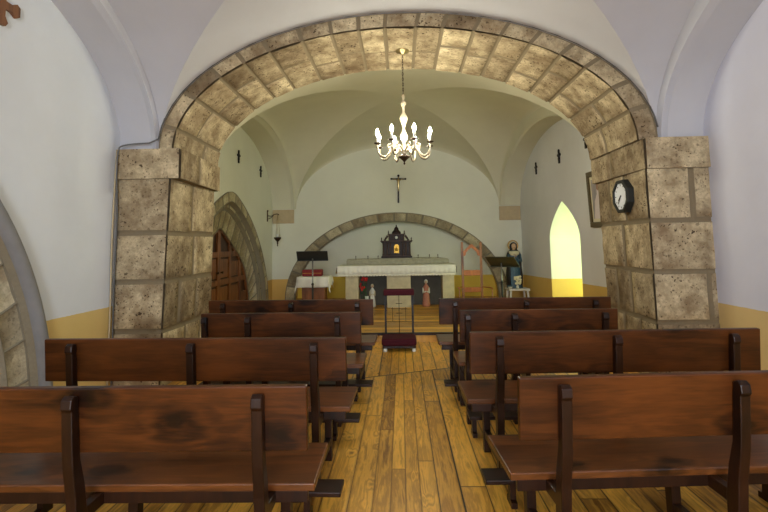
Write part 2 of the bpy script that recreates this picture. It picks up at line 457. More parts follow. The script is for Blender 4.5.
# ---------------- stone blocks: relief patch over a parametric surface
def stone_patch(bm, P, blocks, h=.014, mort=.014, bevel=.010, ku=1., kv=1., seed=0, lip=(0, 0, 0, 0), rough=.006, cell=.09):
    """P(u,v)->Vector; blocks=[(u0,u1,v0,v1)]; ku,kv = metres per unit of u,v; lip = sides (u0,u1,v0,v1) of the patch without mortar"""
    lay = bm.loops.layers.float_color.get('Col') or bm.loops.layers.float_color.new('Col')
    U0 = min(b[0] for b in blocks); U1 = max(b[1] for b in blocks)
    V0 = min(b[2] for b in blocks); V1 = max(b[3] for b in blocks)
    e = 1e-4
    def N(u, v):
        a = P(u+e, v) - P(u-e, v); b = P(u, v+e) - P(u, v-e)
        return a.cross(b).normalized()
    for (u0, u1, v0, v1) in blocks:
        tone = random.random(); bh = h * random.uniform(.6, 1.3)
        def axis(a0, a1, k, l0, l1):
            m = mort * random.uniform(.6, 1.2) / k; b = bevel / k
            n = max(1, int(round((a1 - a0) * k / cell)))
            pts = []; cls = []
            if l0: pts.append(a0); cls.append(2)
            else: pts += [a0, a0+m, a0+m+b]; cls += [0, 0, 2]
            i0 = pts[-1]
            tail = [(a1, 2)] if l1 else [(a1-m-b, 2), (a1-m, 0), (a1, 0)]
            i1 = tail[0][0]
            for i in range(1, n): pts.append(i0 + (i1-i0)*i/n); cls.append(3)
            for p, c in tail: pts.append(p); cls.append(c)
            return pts, cls
        us, uc = axis(u0, u1, ku, lip[0] and abs(u0-U0) < 1e-6, lip[1] and abs(u1-U1) < 1e-6)
        vs_, vc = axis(v0, v1, kv, lip[2] and abs(v0-V0) < 1e-6, lip[3] and abs(v1-V1) < 1e-6)
        grid = []
        for i, u in enumerate(us):
            rowv = []
            for j, v in enumerate(vs_):
                p = P(u, v); nn = N(u, v)
                lvl = min(uc[i], vc[j])
                hh = 0 if lvl == 0 else bh
                if lvl > 0: hh += rough * noise.noise(p * 7 + Vector((seed, 0, 0))) + rough * .6 * noise.noise(p * 19)
                # wobble joints a little
                wob = Vector((0, 0, 0))
                if lvl > 0 and 0 < i < len(us)-1 and 0 < j < len(vs_)-1:
                    wob = (P(u+e, v)-P(u, v)).normalized() * .006 * noise.noise(p*9) + (P(u, v+e)-P(u, v)).normalized() * .006 * noise.noise(p*9+Vector((5, 5, 5)))
                rowv.append(bm.verts.new(p + nn * hh + wob))
            grid.append(rowv)
        for i in range(len(us)-1):
            for j in range(len(vs_)-1):
                mm = 1. if (min(uc[i], uc[i+1], vc[j], vc[j+1]) == 0) else 0.
                f = bm.faces.new((grid[i][j], grid[i+1][j], grid[i+1][j+1], grid[i][j+1])); f.smooth = True
                for L in f.loops: L[lay] = (tone, mm, 0, 1)

def col_fill(bm, tone=.5, mort=1.):
    lay = bm.loops.layers.float_color.get('Col') or bm.loops.layers.float_color.new('Col')
    for f in bm.faces:
        for L in f.loops: L[lay] = (tone, mort, 0, 1)

def split_blocks(u0, u1, v_edges, nominal, jitter=.25, ku=1.):
    out = []
    for r, (a, b) in enumerate(zip(v_edges, v_edges[1:])):
        n = max(1, round((u1-u0)*ku / nominal * random.uniform(.85, 1.2)))
        cuts = [u0] + [u0 + (u1-u0)*(i + random.uniform(-jitter, jitter) + (.12 if r % 2 else -.12))/n for i in range(1, n)] + [u1]
        out += [(c, d, a, b) for c, d in zip(cuts, cuts[1:])]
    return out

def plane_holes(bm, outer, holes, P):
    """flat face with holes; polygons in 2D, P maps (a,b)->3D"""
    edges = []
    for poly in [outer] + holes:
        vs = [bm.verts.new(P(*p)) for p in poly]
        edges += [bm.edges.new((vs[i], vs[(i+1) % len(vs)])) for i in range(len(vs))]
    bmesh.ops.triangle_fill(bm, use_beauty=True, use_dissolve=False, edges=edges)

# ------------------------------------------------------------------ dimensions
NL, NR = -2.90, 3.03             # nave walls
SL, SR = -3.00, 2.76             # sanctuary walls
YF, YR = 4.70, 5.87              # stone arch, front and rear
YB = 10.90                       # end wall
YN = -4.4                        # wall behind the viewer
PLAT = 6.82; PZ = .12            # wooden platform
SPZ = 2.40                       # nave springing
SSZ = 2.22                       # sanctuary springing

# ------------------------------------------------------------------ floor
m = MB(); m.box((-3.4, YN-.2, -.12), (3.4, PLAT, 0), M['planks']); m.build('floor', kind='structure')
m = MB(); m.box((-3.3, PLAT, -.12), (3.1, 11.6, PZ), M['planks_x'])
m.build('floor_platform', kind='structure')
m = MB(); m.box((-3.0, PLAT-.022, PZ-.028), (2.76, PLAT+.05, PZ+.004), M['pew_leg'], .004); m.build('trim_1', kind='structure')

# ------------------------------------------------------------------ vaults
def ell(c, b, r, z0, t):   # point of an ellipse in a vertical plane, t = angle -pi/2..pi/2
    return c + b*math.sin(t), z0 + r*max(0., math.cos(t))
def vault(name, xc, a, yc, b, z0, r, dome, mat, webs=('l', 'r', 'f', 'b'), N=28, front=None):
    m = MB()
    front = front or (xc, a)
    T = [-PI/2 + PI*i/N for i in range(N+1)]
    def Z(t, p): return z0 + r*max(math.cos(t), math.cos(p)) + dome*math.cos(t)*math.cos(p)
    h = N//2
    def web(sel):
        idx = {}; fs = []; vs = []
        def V(i, j):
            if (i, j) not in idx:
                idx[(i, j)] = len(vs); k_ = (1 - math.sin(T[j]))/2; vs.append((xc*(1-k_) + front[0]*k_ + (a*(1-k_) + front[1]*k_)*math.sin(T[i]), yc + b*math.sin(T[j]), Z(T[i], T[j])))
            return idx[(i, j)]
        for i in range(N):
            for j in range(N):
                ci, cj = i+.5-h, j+.5-h
                if abs(ci) == abs(cj):
                    if ci*cj > 0: tris = (((i, j), (i+1, j), (i+1, j+1)), ((i, j), (i+1, j+1), (i, j+1)))
                    else: tris = (((i, j), (i+1, j), (i, j+1)), ((i+1, j), (i+1, j+1), (i, j+1)))
                    for t in tris:
                        mx = sum(q[0] for q in t)/3 - h; my = sum(q[1] for q in t)/3 - h
                        w = ('r' if mx > 0 else 'l') if abs(mx) > abs(my) else ('b' if my > 0 else 'f')
                        if w == sel: fs.append([V(*q) for q in t])
                else:
                    w = ('r' if ci > 0 else 'l') if abs(ci) > abs(cj) else ('b' if cj > 0 else 'f')
                    if w == sel: fs.append([V(i, j), V(i+1, j), V(i+1, j+1), V(i, j+1)])
        m.faces(vs, fs, mat, True)
    for s_ in webs: web(s_)
    return m
def formeret(m, yc, b, z0, r, xw, xf, xv, rv, zv0, mat, N=40, yv=None, bv=None, xv2=None):
    """wall arch: soffit from wall plane xw to face xf, then a slanted face to the vault edge xv"""
    yv = yv if yv is not None else yc; bv = bv or b
    T = [-PI/2 + PI*i/N for i in range(N+1)]
    A = [(xw, *ell(yc, b, r, z0, t)) for t in T]
    B = [(xf, *ell(yc, b, r, z0, t)) for t in T]
    xv2 = xv if xv2 is None else xv2
    XV = lambda t: xv + (xv2-xv)*(1-math.sin(t))/2
    C = [(xf + (XV(t)-xf)*.75, *ell(yc, b*.985, r+.03, z0, t)) for t in T]
    D = [(XV(t), *ell(yv, bv, rv, zv0, t)) for t in T]
    for R1, R2 in ((A, B), (B, C), (C, D)):
        m.faces(R1 + R2, [(i, i+1, N+2+i, N+1+i) for i in range(N)], mat, True)
nx, na = .045, 2.53
m = MB()
for yc in (2.45, -2.12):
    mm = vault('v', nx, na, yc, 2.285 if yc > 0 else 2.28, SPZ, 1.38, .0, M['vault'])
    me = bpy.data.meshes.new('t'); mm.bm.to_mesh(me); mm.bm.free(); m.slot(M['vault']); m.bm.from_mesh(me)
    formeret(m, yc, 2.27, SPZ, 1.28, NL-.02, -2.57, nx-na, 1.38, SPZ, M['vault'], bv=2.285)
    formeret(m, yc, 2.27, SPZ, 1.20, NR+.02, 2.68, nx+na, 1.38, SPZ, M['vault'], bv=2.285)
ce = m.build('ceiling', kind='structure', recalc=False)
sx, sa, sy, sb = -.085, 2.36, 8.385, 2.515
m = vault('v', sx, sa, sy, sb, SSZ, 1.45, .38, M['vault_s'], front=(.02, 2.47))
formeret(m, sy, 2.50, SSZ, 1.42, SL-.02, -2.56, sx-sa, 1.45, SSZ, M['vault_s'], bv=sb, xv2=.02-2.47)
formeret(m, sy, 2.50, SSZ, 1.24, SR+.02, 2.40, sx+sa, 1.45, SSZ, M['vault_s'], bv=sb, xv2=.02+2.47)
m.build('ceiling.001', kind='structure', recalc=False)

# ------------------------------------------------------------------ walls
def rect(a0, a1, b0, b1): return [(a0, b0), (a1, b0), (a1, b1), (a0, b1)]
def pointed(c, w, h, z0, n=18):
    """pointed arch outline (closed): two arcs, centre c, half width w, total height h over foot z0"""
    R = (w*w + h*h) / (2*w); pts = []
    if R >= w:
        for i in range(n+1):
            z = h*i/n; pts.append((c + (R*R - z*z)**.5 - (R - w), z0 + z))
    L = [(2*c - y, z) for y, z in pts[::-1][1:]]
    return pts + L            # right foot -> apex -> left foot
DOORPROF = [(0, 2.23), (.22, 2.195), (.54, 2.07), (.92, 1.875), (1.287, 1.63), (1.62, 1.34), (1.90, 1.02), (2.20, .52), (2.31, 0)]
def door_outline(c, kw, kh, z0):
    r = smooth_curve(DOORPROF, 4)
    right = [(c + d*kw, z0 + z*kh) for d, z in r][::-1]
    left = [(c - d*kw, z0 + z*kh) for d, z in r][1:]
    return right + left
def reveal(m, oa, xa, ob, xb, P, mat, smooth=True):
    n = len(oa)
    m.faces([P(a, b, xa) for a, b in oa] + [P(a, b, xb) for a, b in ob], [(i, i+1, n+i+1, n+i) for i in range(n-1)], mat, smooth)
PX = lambda a, b, x: (x, a, b)
PY = lambda a, b, y: (a, y, b)

# nave left wall with the pointed doorway whose edge shows at the picture's border
d1 = pointed(2.54, 1.30, 2.37, 0)
m = MB(); m.slot(M['white_l'])
plane_holes(m.bm, rect(YN, YF+.6, -.05, 4.0), [[(y, max(z, .0)) for y, z in d1]], lambda a, b: (NL, a, b))
m.faces([PX(*p, NL-.5) for p in rect(YN, YF+.6, -.05, 4.0)], [(0, 1, 2, 3)], M['white_l'])
m.build('wall_left', kind='structure')
m = MB(); m.box((NR, YN, -.05), (NR+.3, YF+.6, 4.0), M['white_r']); m.build('wall_right', kind='structure')

# sanctuary left wall with the depressed pointed door recess
DC = 8.20
dr = door_outline(DC, 1., 1., PZ)
m = MB(); m.slot(M['white_sl'])
plane_holes(m.bm, rect(YR-.3, YB+.5, -.05, 4.2), [dr], lambda a, b: (SL, a, b))
m.build('wall_sanctuary_left', kind='structure')
# sanctuary right wall with lancet window (and the further lancet nearer the pier)
def lancet(c, w, zs, zt, z0):
    h = zt - zs
    a = [(c + w*(1 - (i/12)**1.75), zs + h*i/12) for i in range(13)]
    return [(c + w, z0)] + a + [(2*c - y, z) for y, z in a[::-1][1:]] + [(c - w, z0)]
W1 = lancet(8.115, .74, 1.44, 2.07, .30)
m = MB(); m.slot(M['white_sr'])
wv = [W1]
plane_holes(m.bm, rect(YR-.3, YB+.5, -.05, 4.2), wv, lambda a, b: (SR, a, b))
def close(o): return o + [o[0]]
for o_ in wv:
    n = len(o_); oc = close(o_)
    m.faces([PX(a, b, SR) for a, b in oc] + [PX(a, b, SR+.66) for a, b in oc], [(i, i+1, n+1+i+1, n+1+i) for i in range(n)], M['white_sr'])
m.faces([PX(a, b, SR+.8) for a, b in rect(YR-.3, YB+.5, -.05, 4.2)], [(0, 1, 2, 3)], M['white_sr'])
m.build('wall_sanctuary_right', kind='structure')
def window(name, o_, x, mat, bars):
    w = bpy.data.objects.new(name, None); COL.objects.link(w); w['kind'] = 'structure'
    ys = [p[0] for p in o_]; zs = [p[1] for p in o_]; c = (min(ys)+max(ys))/2; zb = min(zs)
    w.location = (x, c, zb)
    n = len(o_); p = MB()
    loc = [(0, a-c, b-zb) for a, b in o_]
    p.faces(loc + [(.012, q[1], q[2]) for q in loc], [tuple(range(n)), tuple(range(n, 2*n))[::-1]] + [(i, (i+1) % n, n+(i+1) % n, n+i) for i in range(n)], mat)
    p.build('pane', parent=w)
    f = MB()
    f.tube([(-.01, q[1]*.985, q[2]*.985+.01) for q in loc], .022, M['iron'], 6, closed=True)
    f.tube([(-.01, 0, 0), (-.01, 0, max(zs)-zb)], .008, M['iron'], 6)
    for k in range(1, bars+1):
        z = (max(zs)-zb)*k/(bars+1)*.85
        hw = max(abs(q[1]) for q in loc) * (1 if z < 1.1 else .9)
        f.tube([(-.01, -hw, z), (-.01, hw, z)], .008, M['iron'], 6)
    f.build('window_frame', parent=w)
    return w
window('window_1', W1, SR+.64, M['pane_s'], 4)

# end wall with the altar recess
def seg_arch(c, w, h, z0, n=40): return [(c + w*math.cos(PI*i/n), z0 + h*math.sin(PI*i/n)) for i in range(n+1)]
AC = -.13
aw = seg_arch(AC, 2.36, 1.79, PZ)
m = MB(); m.slot(M['white_b'])
plane_holes(m.bm, rect(SL-.2, SR+.2, -.05, 4.2), [aw], lambda a, b: (a, YB, b))
m.faces([PY(*p, YB+.38) for p in rect(SL-.2, SR+.2, -.05, 2.6)], [(0, 1, 2, 3)], M['niche'])
reveal(m, aw, YB, aw, YB+.38, PY, M['white_b'])
m.build('wall_back', kind='structure')
# wall behind the viewer, with an unseen tall window added to light the nave
m = MB(); m.slot(M['white_l'])
wn = lancet(.1, .75, 2.35, 3.0, .95)
plane_holes(m.bm, rect(NL-.2, NR+.2, -.05, 4.0), [wn], lambda a, b: (a, YN, b))
wc = close(wn); n = len(wn)
m.faces([PY(a, b, YN) for a, b in wc] + [PY(a, b, YN-.35) for a, b in wc], [(i, i+1, n+1+i+1, n+1+i) for i in range(n)], M['white_l'])
m.build('wall_front', kind='structure')
w = window('added_window', wn, 0, M['pane_n'], 5); w.rotation_euler = (0, 0, PI/2); w.location = (.1, YN-.33, .95)
for ch in w.children: pass

# fill over the stone arch between nave and sanctuary (keeps the two vaults apart)
# ------------------------------------------------------------------ stone arch
AX, AA, AR_, AZ = .02, 2.36, 1.245, 2.385
EX, EA, ER = .045, 2.53, 1.392
m = MB(); bm = m.bm
lay = bm.loops.layers.float_color.new('Col')
NA = 60
T = [PI*i/NA for i in range(NA+1)]
inn = [(AX + AA*math.cos(t), AZ + AR_*math.sin(t)) for t in T]
ext = [(EX + EA*math.cos(t), AZ + .01 + ER*math.sin(t)) for t in T]
def ring(ra, ya, rb, yb):
    nn = len(ra); m.faces([(a, ya, b) for a, b in ra] + [(a, yb, b) for a, b in rb], [(i, i+1, nn+i+1, nn+i) for i in range(nn-1)], M['stone'], True)
big = [(EX + 3.2*math.cos(t) if True else 0, AZ + .3 + 1.9*math.sin(t)) for t in T]
ring(inn, YR, big, YR)                         # rear face
inn2 = [(AX + (AA+.006)*math.cos(t), AZ + (AR_+.006)*math.sin(t)) for t in T]
ring(inn2, YF+.006, ext, YF+.006)
ring(inn2, YF, inn2, YR)
ring(ext, YF+.006, ext, YF+.12)
ring(ext, YF+.12, big, YF+.12)
col_fill(bm, .5, 1.)
# arc-length table so voussoirs have even width
S = [0]
for p, q in zip(inn, inn[1:]): S.append(S[-1] + math.dist(p, q))
LEN = S[-1]
def par(u, curve):   # u in metres along intrados
    u = min(max(u, 0), LEN)
    for i in range(NA):
        if S[i+1] >= u or i == NA-1:
            t = (T[i] + (T[i+1]-T[i]) * (u - S[i])/(S[i+1]-S[i])); break
    return t
def P_in(u, v):
    t = par(u, 0); return Vector((AX + AA*math.cos(t), v, AZ + AR_*math.sin(t)))
def P_front(u, v):
    t = par(u, 0)
    a = Vector((AX + AA*math.cos(t), YF, AZ + AR_*math.sin(t))); b = Vector((EX + EA*math.cos(t), YF, AZ + .01 + ER*math.sin(t)))
    return a.lerp(b, v)
cuts = [0]
while cuts[-1] < LEN - .36: cuts.append(cuts[-1] + random.uniform(.27, .38))
cuts[-1] = LEN if LEN - cuts[-1] < .2 else cuts[-1]
if cuts[-1] != LEN: cuts.append(LEN)
blk = []
for i, (a, b) in enumerate(zip(cuts, cuts[1:])):
    mid = YF + (.52 + random.uniform(-.12, .12) if i % 2 else .68 + random.uniform(-.12, .1))
    blk += [(a, b, YF, mid), (a, b, mid, YR)]
stone_patch(bm, P_in, [(a, b, v0, v1) for a, b, v0, v1 in blk], seed=3, lip=(1, 1, 1, 1), mort=.012)
stone_patch(bm, lambda u, v: P_front(u, 1-v), [(a, b, 0, 1) for a, b in zip(cuts, cuts[1:])], kv=.15, seed=5, lip=(1, 1, 0, 1), mort=.012)
m.slot(M['stone']); m.build('wall_arch', kind='structure', recalc=False)

# ------------------------------------------------------------------ piers
def pier(side):
    m = MB(); bm = m.bm; bm.loops.layers.float_color.new('Col'); m.slot(M['stone'])
    if side < 0: xi_t, xi_b, xw, rt_, rb_ = -2.36, -2.42, NL-.25, -2.378, -2.408     # inner face top/bottom, wall side
    else: xi_t, xi_b, xw, rt_, rb_ = 2.44, 2.455, NR+.25, 2.462, 2.515
    zc = 2.09
    s = -side
    # core
    v = [(xw, YF+.006, 0), (xi_b+.006*side, YF+.006, 0), (rb_+.006*side, YR, 0), (xw, YR, 0), (xw, YF+.006, zc), (xi_t+.006*side, YF+.006, zc), (rt_+.006*side, YR, zc), (xw, YR, zc)]
    m.faces(v, [(0,3,2,1),(4,5,6,7),(0,1,5,4),(1,2,6,5),(2,3,7,6),(3,0,4,7)], M['stone'])
    k0 = (-2.245 if side < 0 else 2.425); k1 = (-2.325 if side < 0 else 2.40)
    v = [(xw, YF-.03, zc), (k0+.006*side, YF-.03, zc), (k1+.006*side, YR+.03, zc), (xw, YR+.03, zc)]
    v += [(a, b, AZ+.012) for a, b, c in v]
    m.faces(v, [(0,3,2,1),(4,5,6,7),(0,1,5,4),(1,2,6,5),(2,3,7,6),(3,0,4,7)], M['stone'])
    col_fill(bm, .5, 1.)
    xi = lambda z: xi_b + (xi_t - xi_b)*z/zc
    xr = lambda z: rb_ + (rt_ - rb_)*z/zc
    if side < 0:
        F = lambda u, v: Vector((xw + (xi(v)-xw)*u, YF, v)); I = lambda u, v: Vector((xi(v) + (xr(v)-xi(v))*u, YF + u*(YR-YF), v))
        CF = lambda u, v: Vector((xw + (k0-xw)*u, YF-.035, v)); CI = lambda u, v: Vector((k0 + (k1-k0)*u, YF-.035 + u*(YR-YF+.065), v))
    else:
        F = lambda u, v: Vector((xi(v) + (xw-xi(v))*u, YF, v)); I = lambda u, v: Vector((xr(v) + (xi(v)-xr(v))*u, YR + u*(YF-YR), v))
        CF = lambda u, v: Vector((k0 + (xw-k0)*u, YF-.035, v)); CI = lambda u, v: Vector((k1 + (k0-k1)*u, YR+.03 - u*(YR-YF+.065), v))
    ve = [0, .10, .60, 1.08, 1.58, zc] if side > 0 else [0, .14, .56, 1.05, 1.54, zc]
    wid = abs(xw - xi_b)
    rows = []
    for r, (a, b) in enumerate(zip(ve, ve[1:])):
        cut = None
        if side > 0 and r in (2, ): cut = .62
        if side > 0 and r == 4: cut = .50
        if cut: rows += [(0, cut, a, b), (cut, 1, a, b)]
        else: rows += [(0, 1, a, b)]
    stone_patch(bm, F, rows, ku=wid, seed=11+side, lip=(1, 1, 1, 1), mort=.018)
    stone_patch(bm, I, split_blocks(0, 1, ve, .42, .12, ku=YR-YF), ku=YR-YF, seed=21+side, lip=(1, 1, 1, 1), mort=.018)
    stone_patch(bm, CF, [(0, 1, zc, AZ+.012)], ku=wid, seed=31+side, lip=(1, 1, 1, 1))
    stone_patch(bm, CI, [(0, .42, zc, AZ+.012), (.42, 1, zc, AZ+.012)], ku=YR-YF, seed=41+side, lip=(1, 1, 1, 1))
    m.build('wall_pier', kind='structure', recalc=False)
pier(-1); pier(1)

# ------------------------------------------------------------------ altar recess arch ring and other stone rings
def ring_blocks(m, oin, oout, P, depth_out, nominal, mort=.012, flip=False, seed=0, h=.02):
    """voussoirs between two outlines with equal point counts; P(a,b,d) 3D"""
    n = len(oin)
    S = [0]
    for i in range(n-1): S.append(S[-1] + math.dist(oout[i], oout[i+1]))
    L = S[-1]
    def at(u):
        u = min(max(u, 0), L)
        for i in range(n-1):
            if S[i+1] >= u or i == n-2:
                k = (u-S[i])/(S[i+1]-S[i]); break
        f = lambda o: (o[i][0] + (o[i+1][0]-o[i][0])*k, o[i][1] + (o[i+1][1]-o[i][1])*k)
        return f(oin), f(oout)
    def PF(u, v):
        a, b = at(u)
        if flip: v = 1 - v
        return Vector(P(a[0] + (b[0]-a[0])*v, a[1] + (b[1]-a[1])*v, depth_out))
    c = [0]
    while c[-1] < L - nominal*1.3: c.append(c[-1] + nominal*random.uniform(.8, 1.2))
    c.append(L)
    wd = math.dist(oin[n//2], oout[n//2])
    stone_patch(m.bm, PF, [(a, b, 0, 1) for a, b in zip(c, c[1:])], kv=wd, h=h, mort=mort, seed=seed, rough=.004)

m = MB(); m.slot(M['stone_grey']); m.bm.loops.layers.float_color.new('Col')
ao = seg_arch(AC, 2.57, 1.985, PZ); ai = seg_arch(AC, 2.335, 1.765, PZ)
ring_blocks(m, ai, ao, PY, YB-.015, .36, flip=True, seed=4)
n = len(ai)
a0 = len(m.bm.faces)
vs, f1 = m.faces([PY(*p, YB-.015) for p in ai] + [PY(*p, YB+.10) for p in ai], [(i, i+1, n+i+1, n+i) for i in range(n-1)], M['stone_grey'], True)
vs, f2 = m.faces([PY(*p, YB-.015) for p in ao] + [PY(*p, YB+.02) for p in ao], [(i, i+1, n+i+1, n+i) for i in range(n-1)], M['stone_grey'], True)
lay = m.bm.loops.layers.float_color['Col']
for f in f1 + f2:
    for L in f.loops: L[lay] = (.3, .2, 0, 1)
m.build('trim_2', kind='structure', recalc=False)

def stone_portal(name, outl, steps, P, sgn, seed):
    """orders of a portal: steps = [(outline, depth, kind)] from outside inward"""
    m = MB(); m.slot(M['stone_grey']); lay = m.bm.loops.layers.float_color.new('Col')
    for k, (o0, d0, o1, d1_, blocks) in enumerate(steps):
        if blocks:
            n = len(o0)
            def Pm(a, b, d): return P(a, b, d)
            S = [0]
            for i in range(n-1): S.append(S[-1] + math.dist(o0[i], o0[i+1]))
            L = S[-1]
            def PF(u, v, o0=o0, o1=o1, d0=d0, d1_=d1_, S=S, L=L, n=n):
                u = min(max(u, 0), L); v = 1 - v if sgn < 0 else v
                for i in range(n-1):
                    if S[i+1] >= u or i == n-2: q = (u-S[i])/(S[i+1]-S[i]); break
                a = [o0[i][j] + (o0[i+1][j]-o0[i][j])*q for j in (0, 1)]; b = [o1[i][j] + (o1[i+1][j]-o1[i][j])*q for j in (0, 1)]
                return Vector(P(a[0] + (b[0]-a[0])*v, a[1] + (b[1]-a[1])*v, d0 + (d1_-d0)*v))
            c = [0]
            while c[-1] < L - blocks*1.3: c.append(c[-1] + blocks*random.uniform(.85, 1.15))
            c.append(L)
            stone_patch(m.bm, PF, [(a, b, 0, 1) for a, b in zip(c, c[1:])], kv=.2, h=.012, mort=.006, seed=seed+k, rough=.004, bevel=.006)
        else:
            n = len(o0)
            vs, fs = m.faces([P(*p, d0) for p in o0] + [P(*p, d1_) for p in o1], [(i, i+1, n+i+1, n+i) for i in range(n-1)], M['stone_grey'], True)
            for f in fs:
                for Lp in f.loops: Lp[lay] = (.2, .75, 0, 1)
    return m.build(name, kind='structure', recalc=False)
o = [door_outline(DC, 1.0 - k, 1.0 - k*.95, PZ) for k in (0, .085, .10, .135, .15, .365)]
LEAF = [(0, 1.60), (.16, 1.54), (.42, 1.41), (.76, 1.23), (1.10, 1.03), (1.38, .78), (1.52, .52), (1.64, .20), (1.66, 0)]
def leaf_outline(k=1.):
    r = smooth_curve(LEAF, 4); DL = DC + .10
    return [(DL + d*k, PZ + z*k) for d, z in r][::-1] + [(DL - d*k, PZ + z*k) for d, z in r][1:]
leaf_out = leaf_outline(1.02); o[5] = leaf_outline(.99)
stone_portal('trim_3', None, [
    (o[0], SL+.002, o[0], SL+.03, 0), (o[0], SL+.03, o[1], SL+.03, .34), (o[1], SL+.03, o[2], SL-.05, 0),
    (o[2], SL-.05, o[3], SL-.05, .34), (o[3], SL-.05, o[4], SL-.10, 0), (o[4], SL-.10, o[5], SL-.22, .26), (o[5], SL-.22, o[5], SL-.30, 0)], PX, -1, 50)
# ---- door leaf (two leaves, moulded panels) in the recess
def door_leaves(name, c, kw, kh, x, z0, outline=None):
    d = bpy.data.objects.new(name, None); COL.objects.link(d); d['kind'] = 'structure'; d.location = (x, c, z0)
    ol = [(a - c, b - z0) for a, b in (outline or door_outline(c, kw, kh, z0))]
    m = MB(); n = len(ol)
    m.faces([(-.05, a, b) for a, b in ol] + [(0, a, b) for a, b in ol], [tuple(range(n)), tuple(range(n, 2*n))[::-1]] + [(i, (i+1) % n, n+(i+1) % n, n+i) for i in range(n)], M['door_dark'])
    m.build('door_leaf', parent=d)
    def top(y):
        for (a0, b0), (a1, b1) in zip(ol, ol[1:]):
            if (a0 - y)*(a1 - y) <= 0 and a0 != a1: return b0 + (b1-b0)*(y-a0)/(a1-a0)
        return 0
    f = MB()
    # rim following the arch
    n = len(ol)
    inner = [(a*.93, b*.95) for a, b in ol]
    f.faces([(.035, a, b) for a, b in ol] + [(.035, a, b) for a, b in inner], [(i, i+1, n+i+1, n+i) for i in range(n-1)], M['door'])
    f.faces([(.0, a, b) for a, b in inner] + [(.035, a, b) for a, b in inner], [(i, i+1, n+i+1, n+i) for i in range(n-1)], M['door'])
    W = max(a for a, b in ol)
    for y in (-W*.66, -W*.33, 0, W*.33, W*.66):
        wd = .055 if y else .07
        f.box((0, y-wd, .02), (.035, y+wd, top(y)*.96), M['door'], .004)
    for z in (.08, .62, 1.12):
        if z < top(0)*.75:
            yy = W*.9 if z < .7 else W*.66
            yy = min(yy, W*.93*(1 - (z/top(0))**2)**.5 if z < top(0) else 0)
            f.box((0, -yy, z-.05), (.032, yy, z+.05), M['door'], .004)
    f.build('door_frame', parent=d)
    p = MB()
    for i in range(-3, 3):
        y0, y1 = i*W*.33 + .085, (i+1)*W*.33 - .085
        for z0_, z1_ in ((.16, .53), (.70, 1.04), (1.20, 1.8)):
            zt = min(z1_, min(top(y0), top(y1))*.93 - .05)
            if zt - z0_ > .12:
                p.box((0, y0, z0_), (.018, y1, zt), M['door'], .012)
    islands(p, 'door_panel', d)
    for y in (-.10, .10):
        h = MB(); h.tube([(.02, y, .8), (.045, y, .8), (.052, y, .8), (.07, y, .8), (.074, y, .8)], [.010, .010, .022, .022, .01], M['bronze']); h.build('door_handle', parent=d)
    return d
door_leaves('door_2', DC+.10, 1, 1, SL-.27, PZ, outline=leaf_out)
# nave door at the left border
DN = 2.54
p0 = [pointed(DN, 1.30 - k, 2.37 - k*1.15, 0, 24) for k in (0, .10, .12, .30, .34, .60)]
stone_portal('trim_4', None, [
    (p0[0], NL+.002, p0[0], NL+.035, 0), (p0[0], NL+.035, p0[1], NL+.02, 0), (p0[1], NL+.02, p0[2], NL-.03, 0),
    (p0[2], NL-.03, p0[3], NL-.06, .36), (p0[3], NL-.06, p0[4], NL-.12, 0), (p0[4], NL-.12, p0[5], NL-.26, .36), (p0[5], NL-.26, p0[5], NL-.36, 0)], PX, -1, 70)
mo = MB(); n = len(p0[0])
mo.tube([(NL+.03, (a[0]+b[0])/2, (a[1]+b[1])/2) for a, b in zip(p0[0], p0[1])], .055, M['mould'], 8)
mo.build('trim_5', kind='structure')
door_leaves('door_1', DN, 1, 1, NL-.33, 0, outline=pointed(DN, .72, 1.70, 0, 20))

# impost stones at the corners of the end wall
for x0, x1, z0, z1, y0 in ((SL+.01, SL+.51, 1.89, 2.21, YB-.03), (SR-.49, SR-.01, 1.88, 2.205, YB-.03)):
    m = MB(); m.box((x0, y0, z0), (x1, YB+.02, z1), M['stone_impost'], .008); m.build('trim_6', kind='structure')

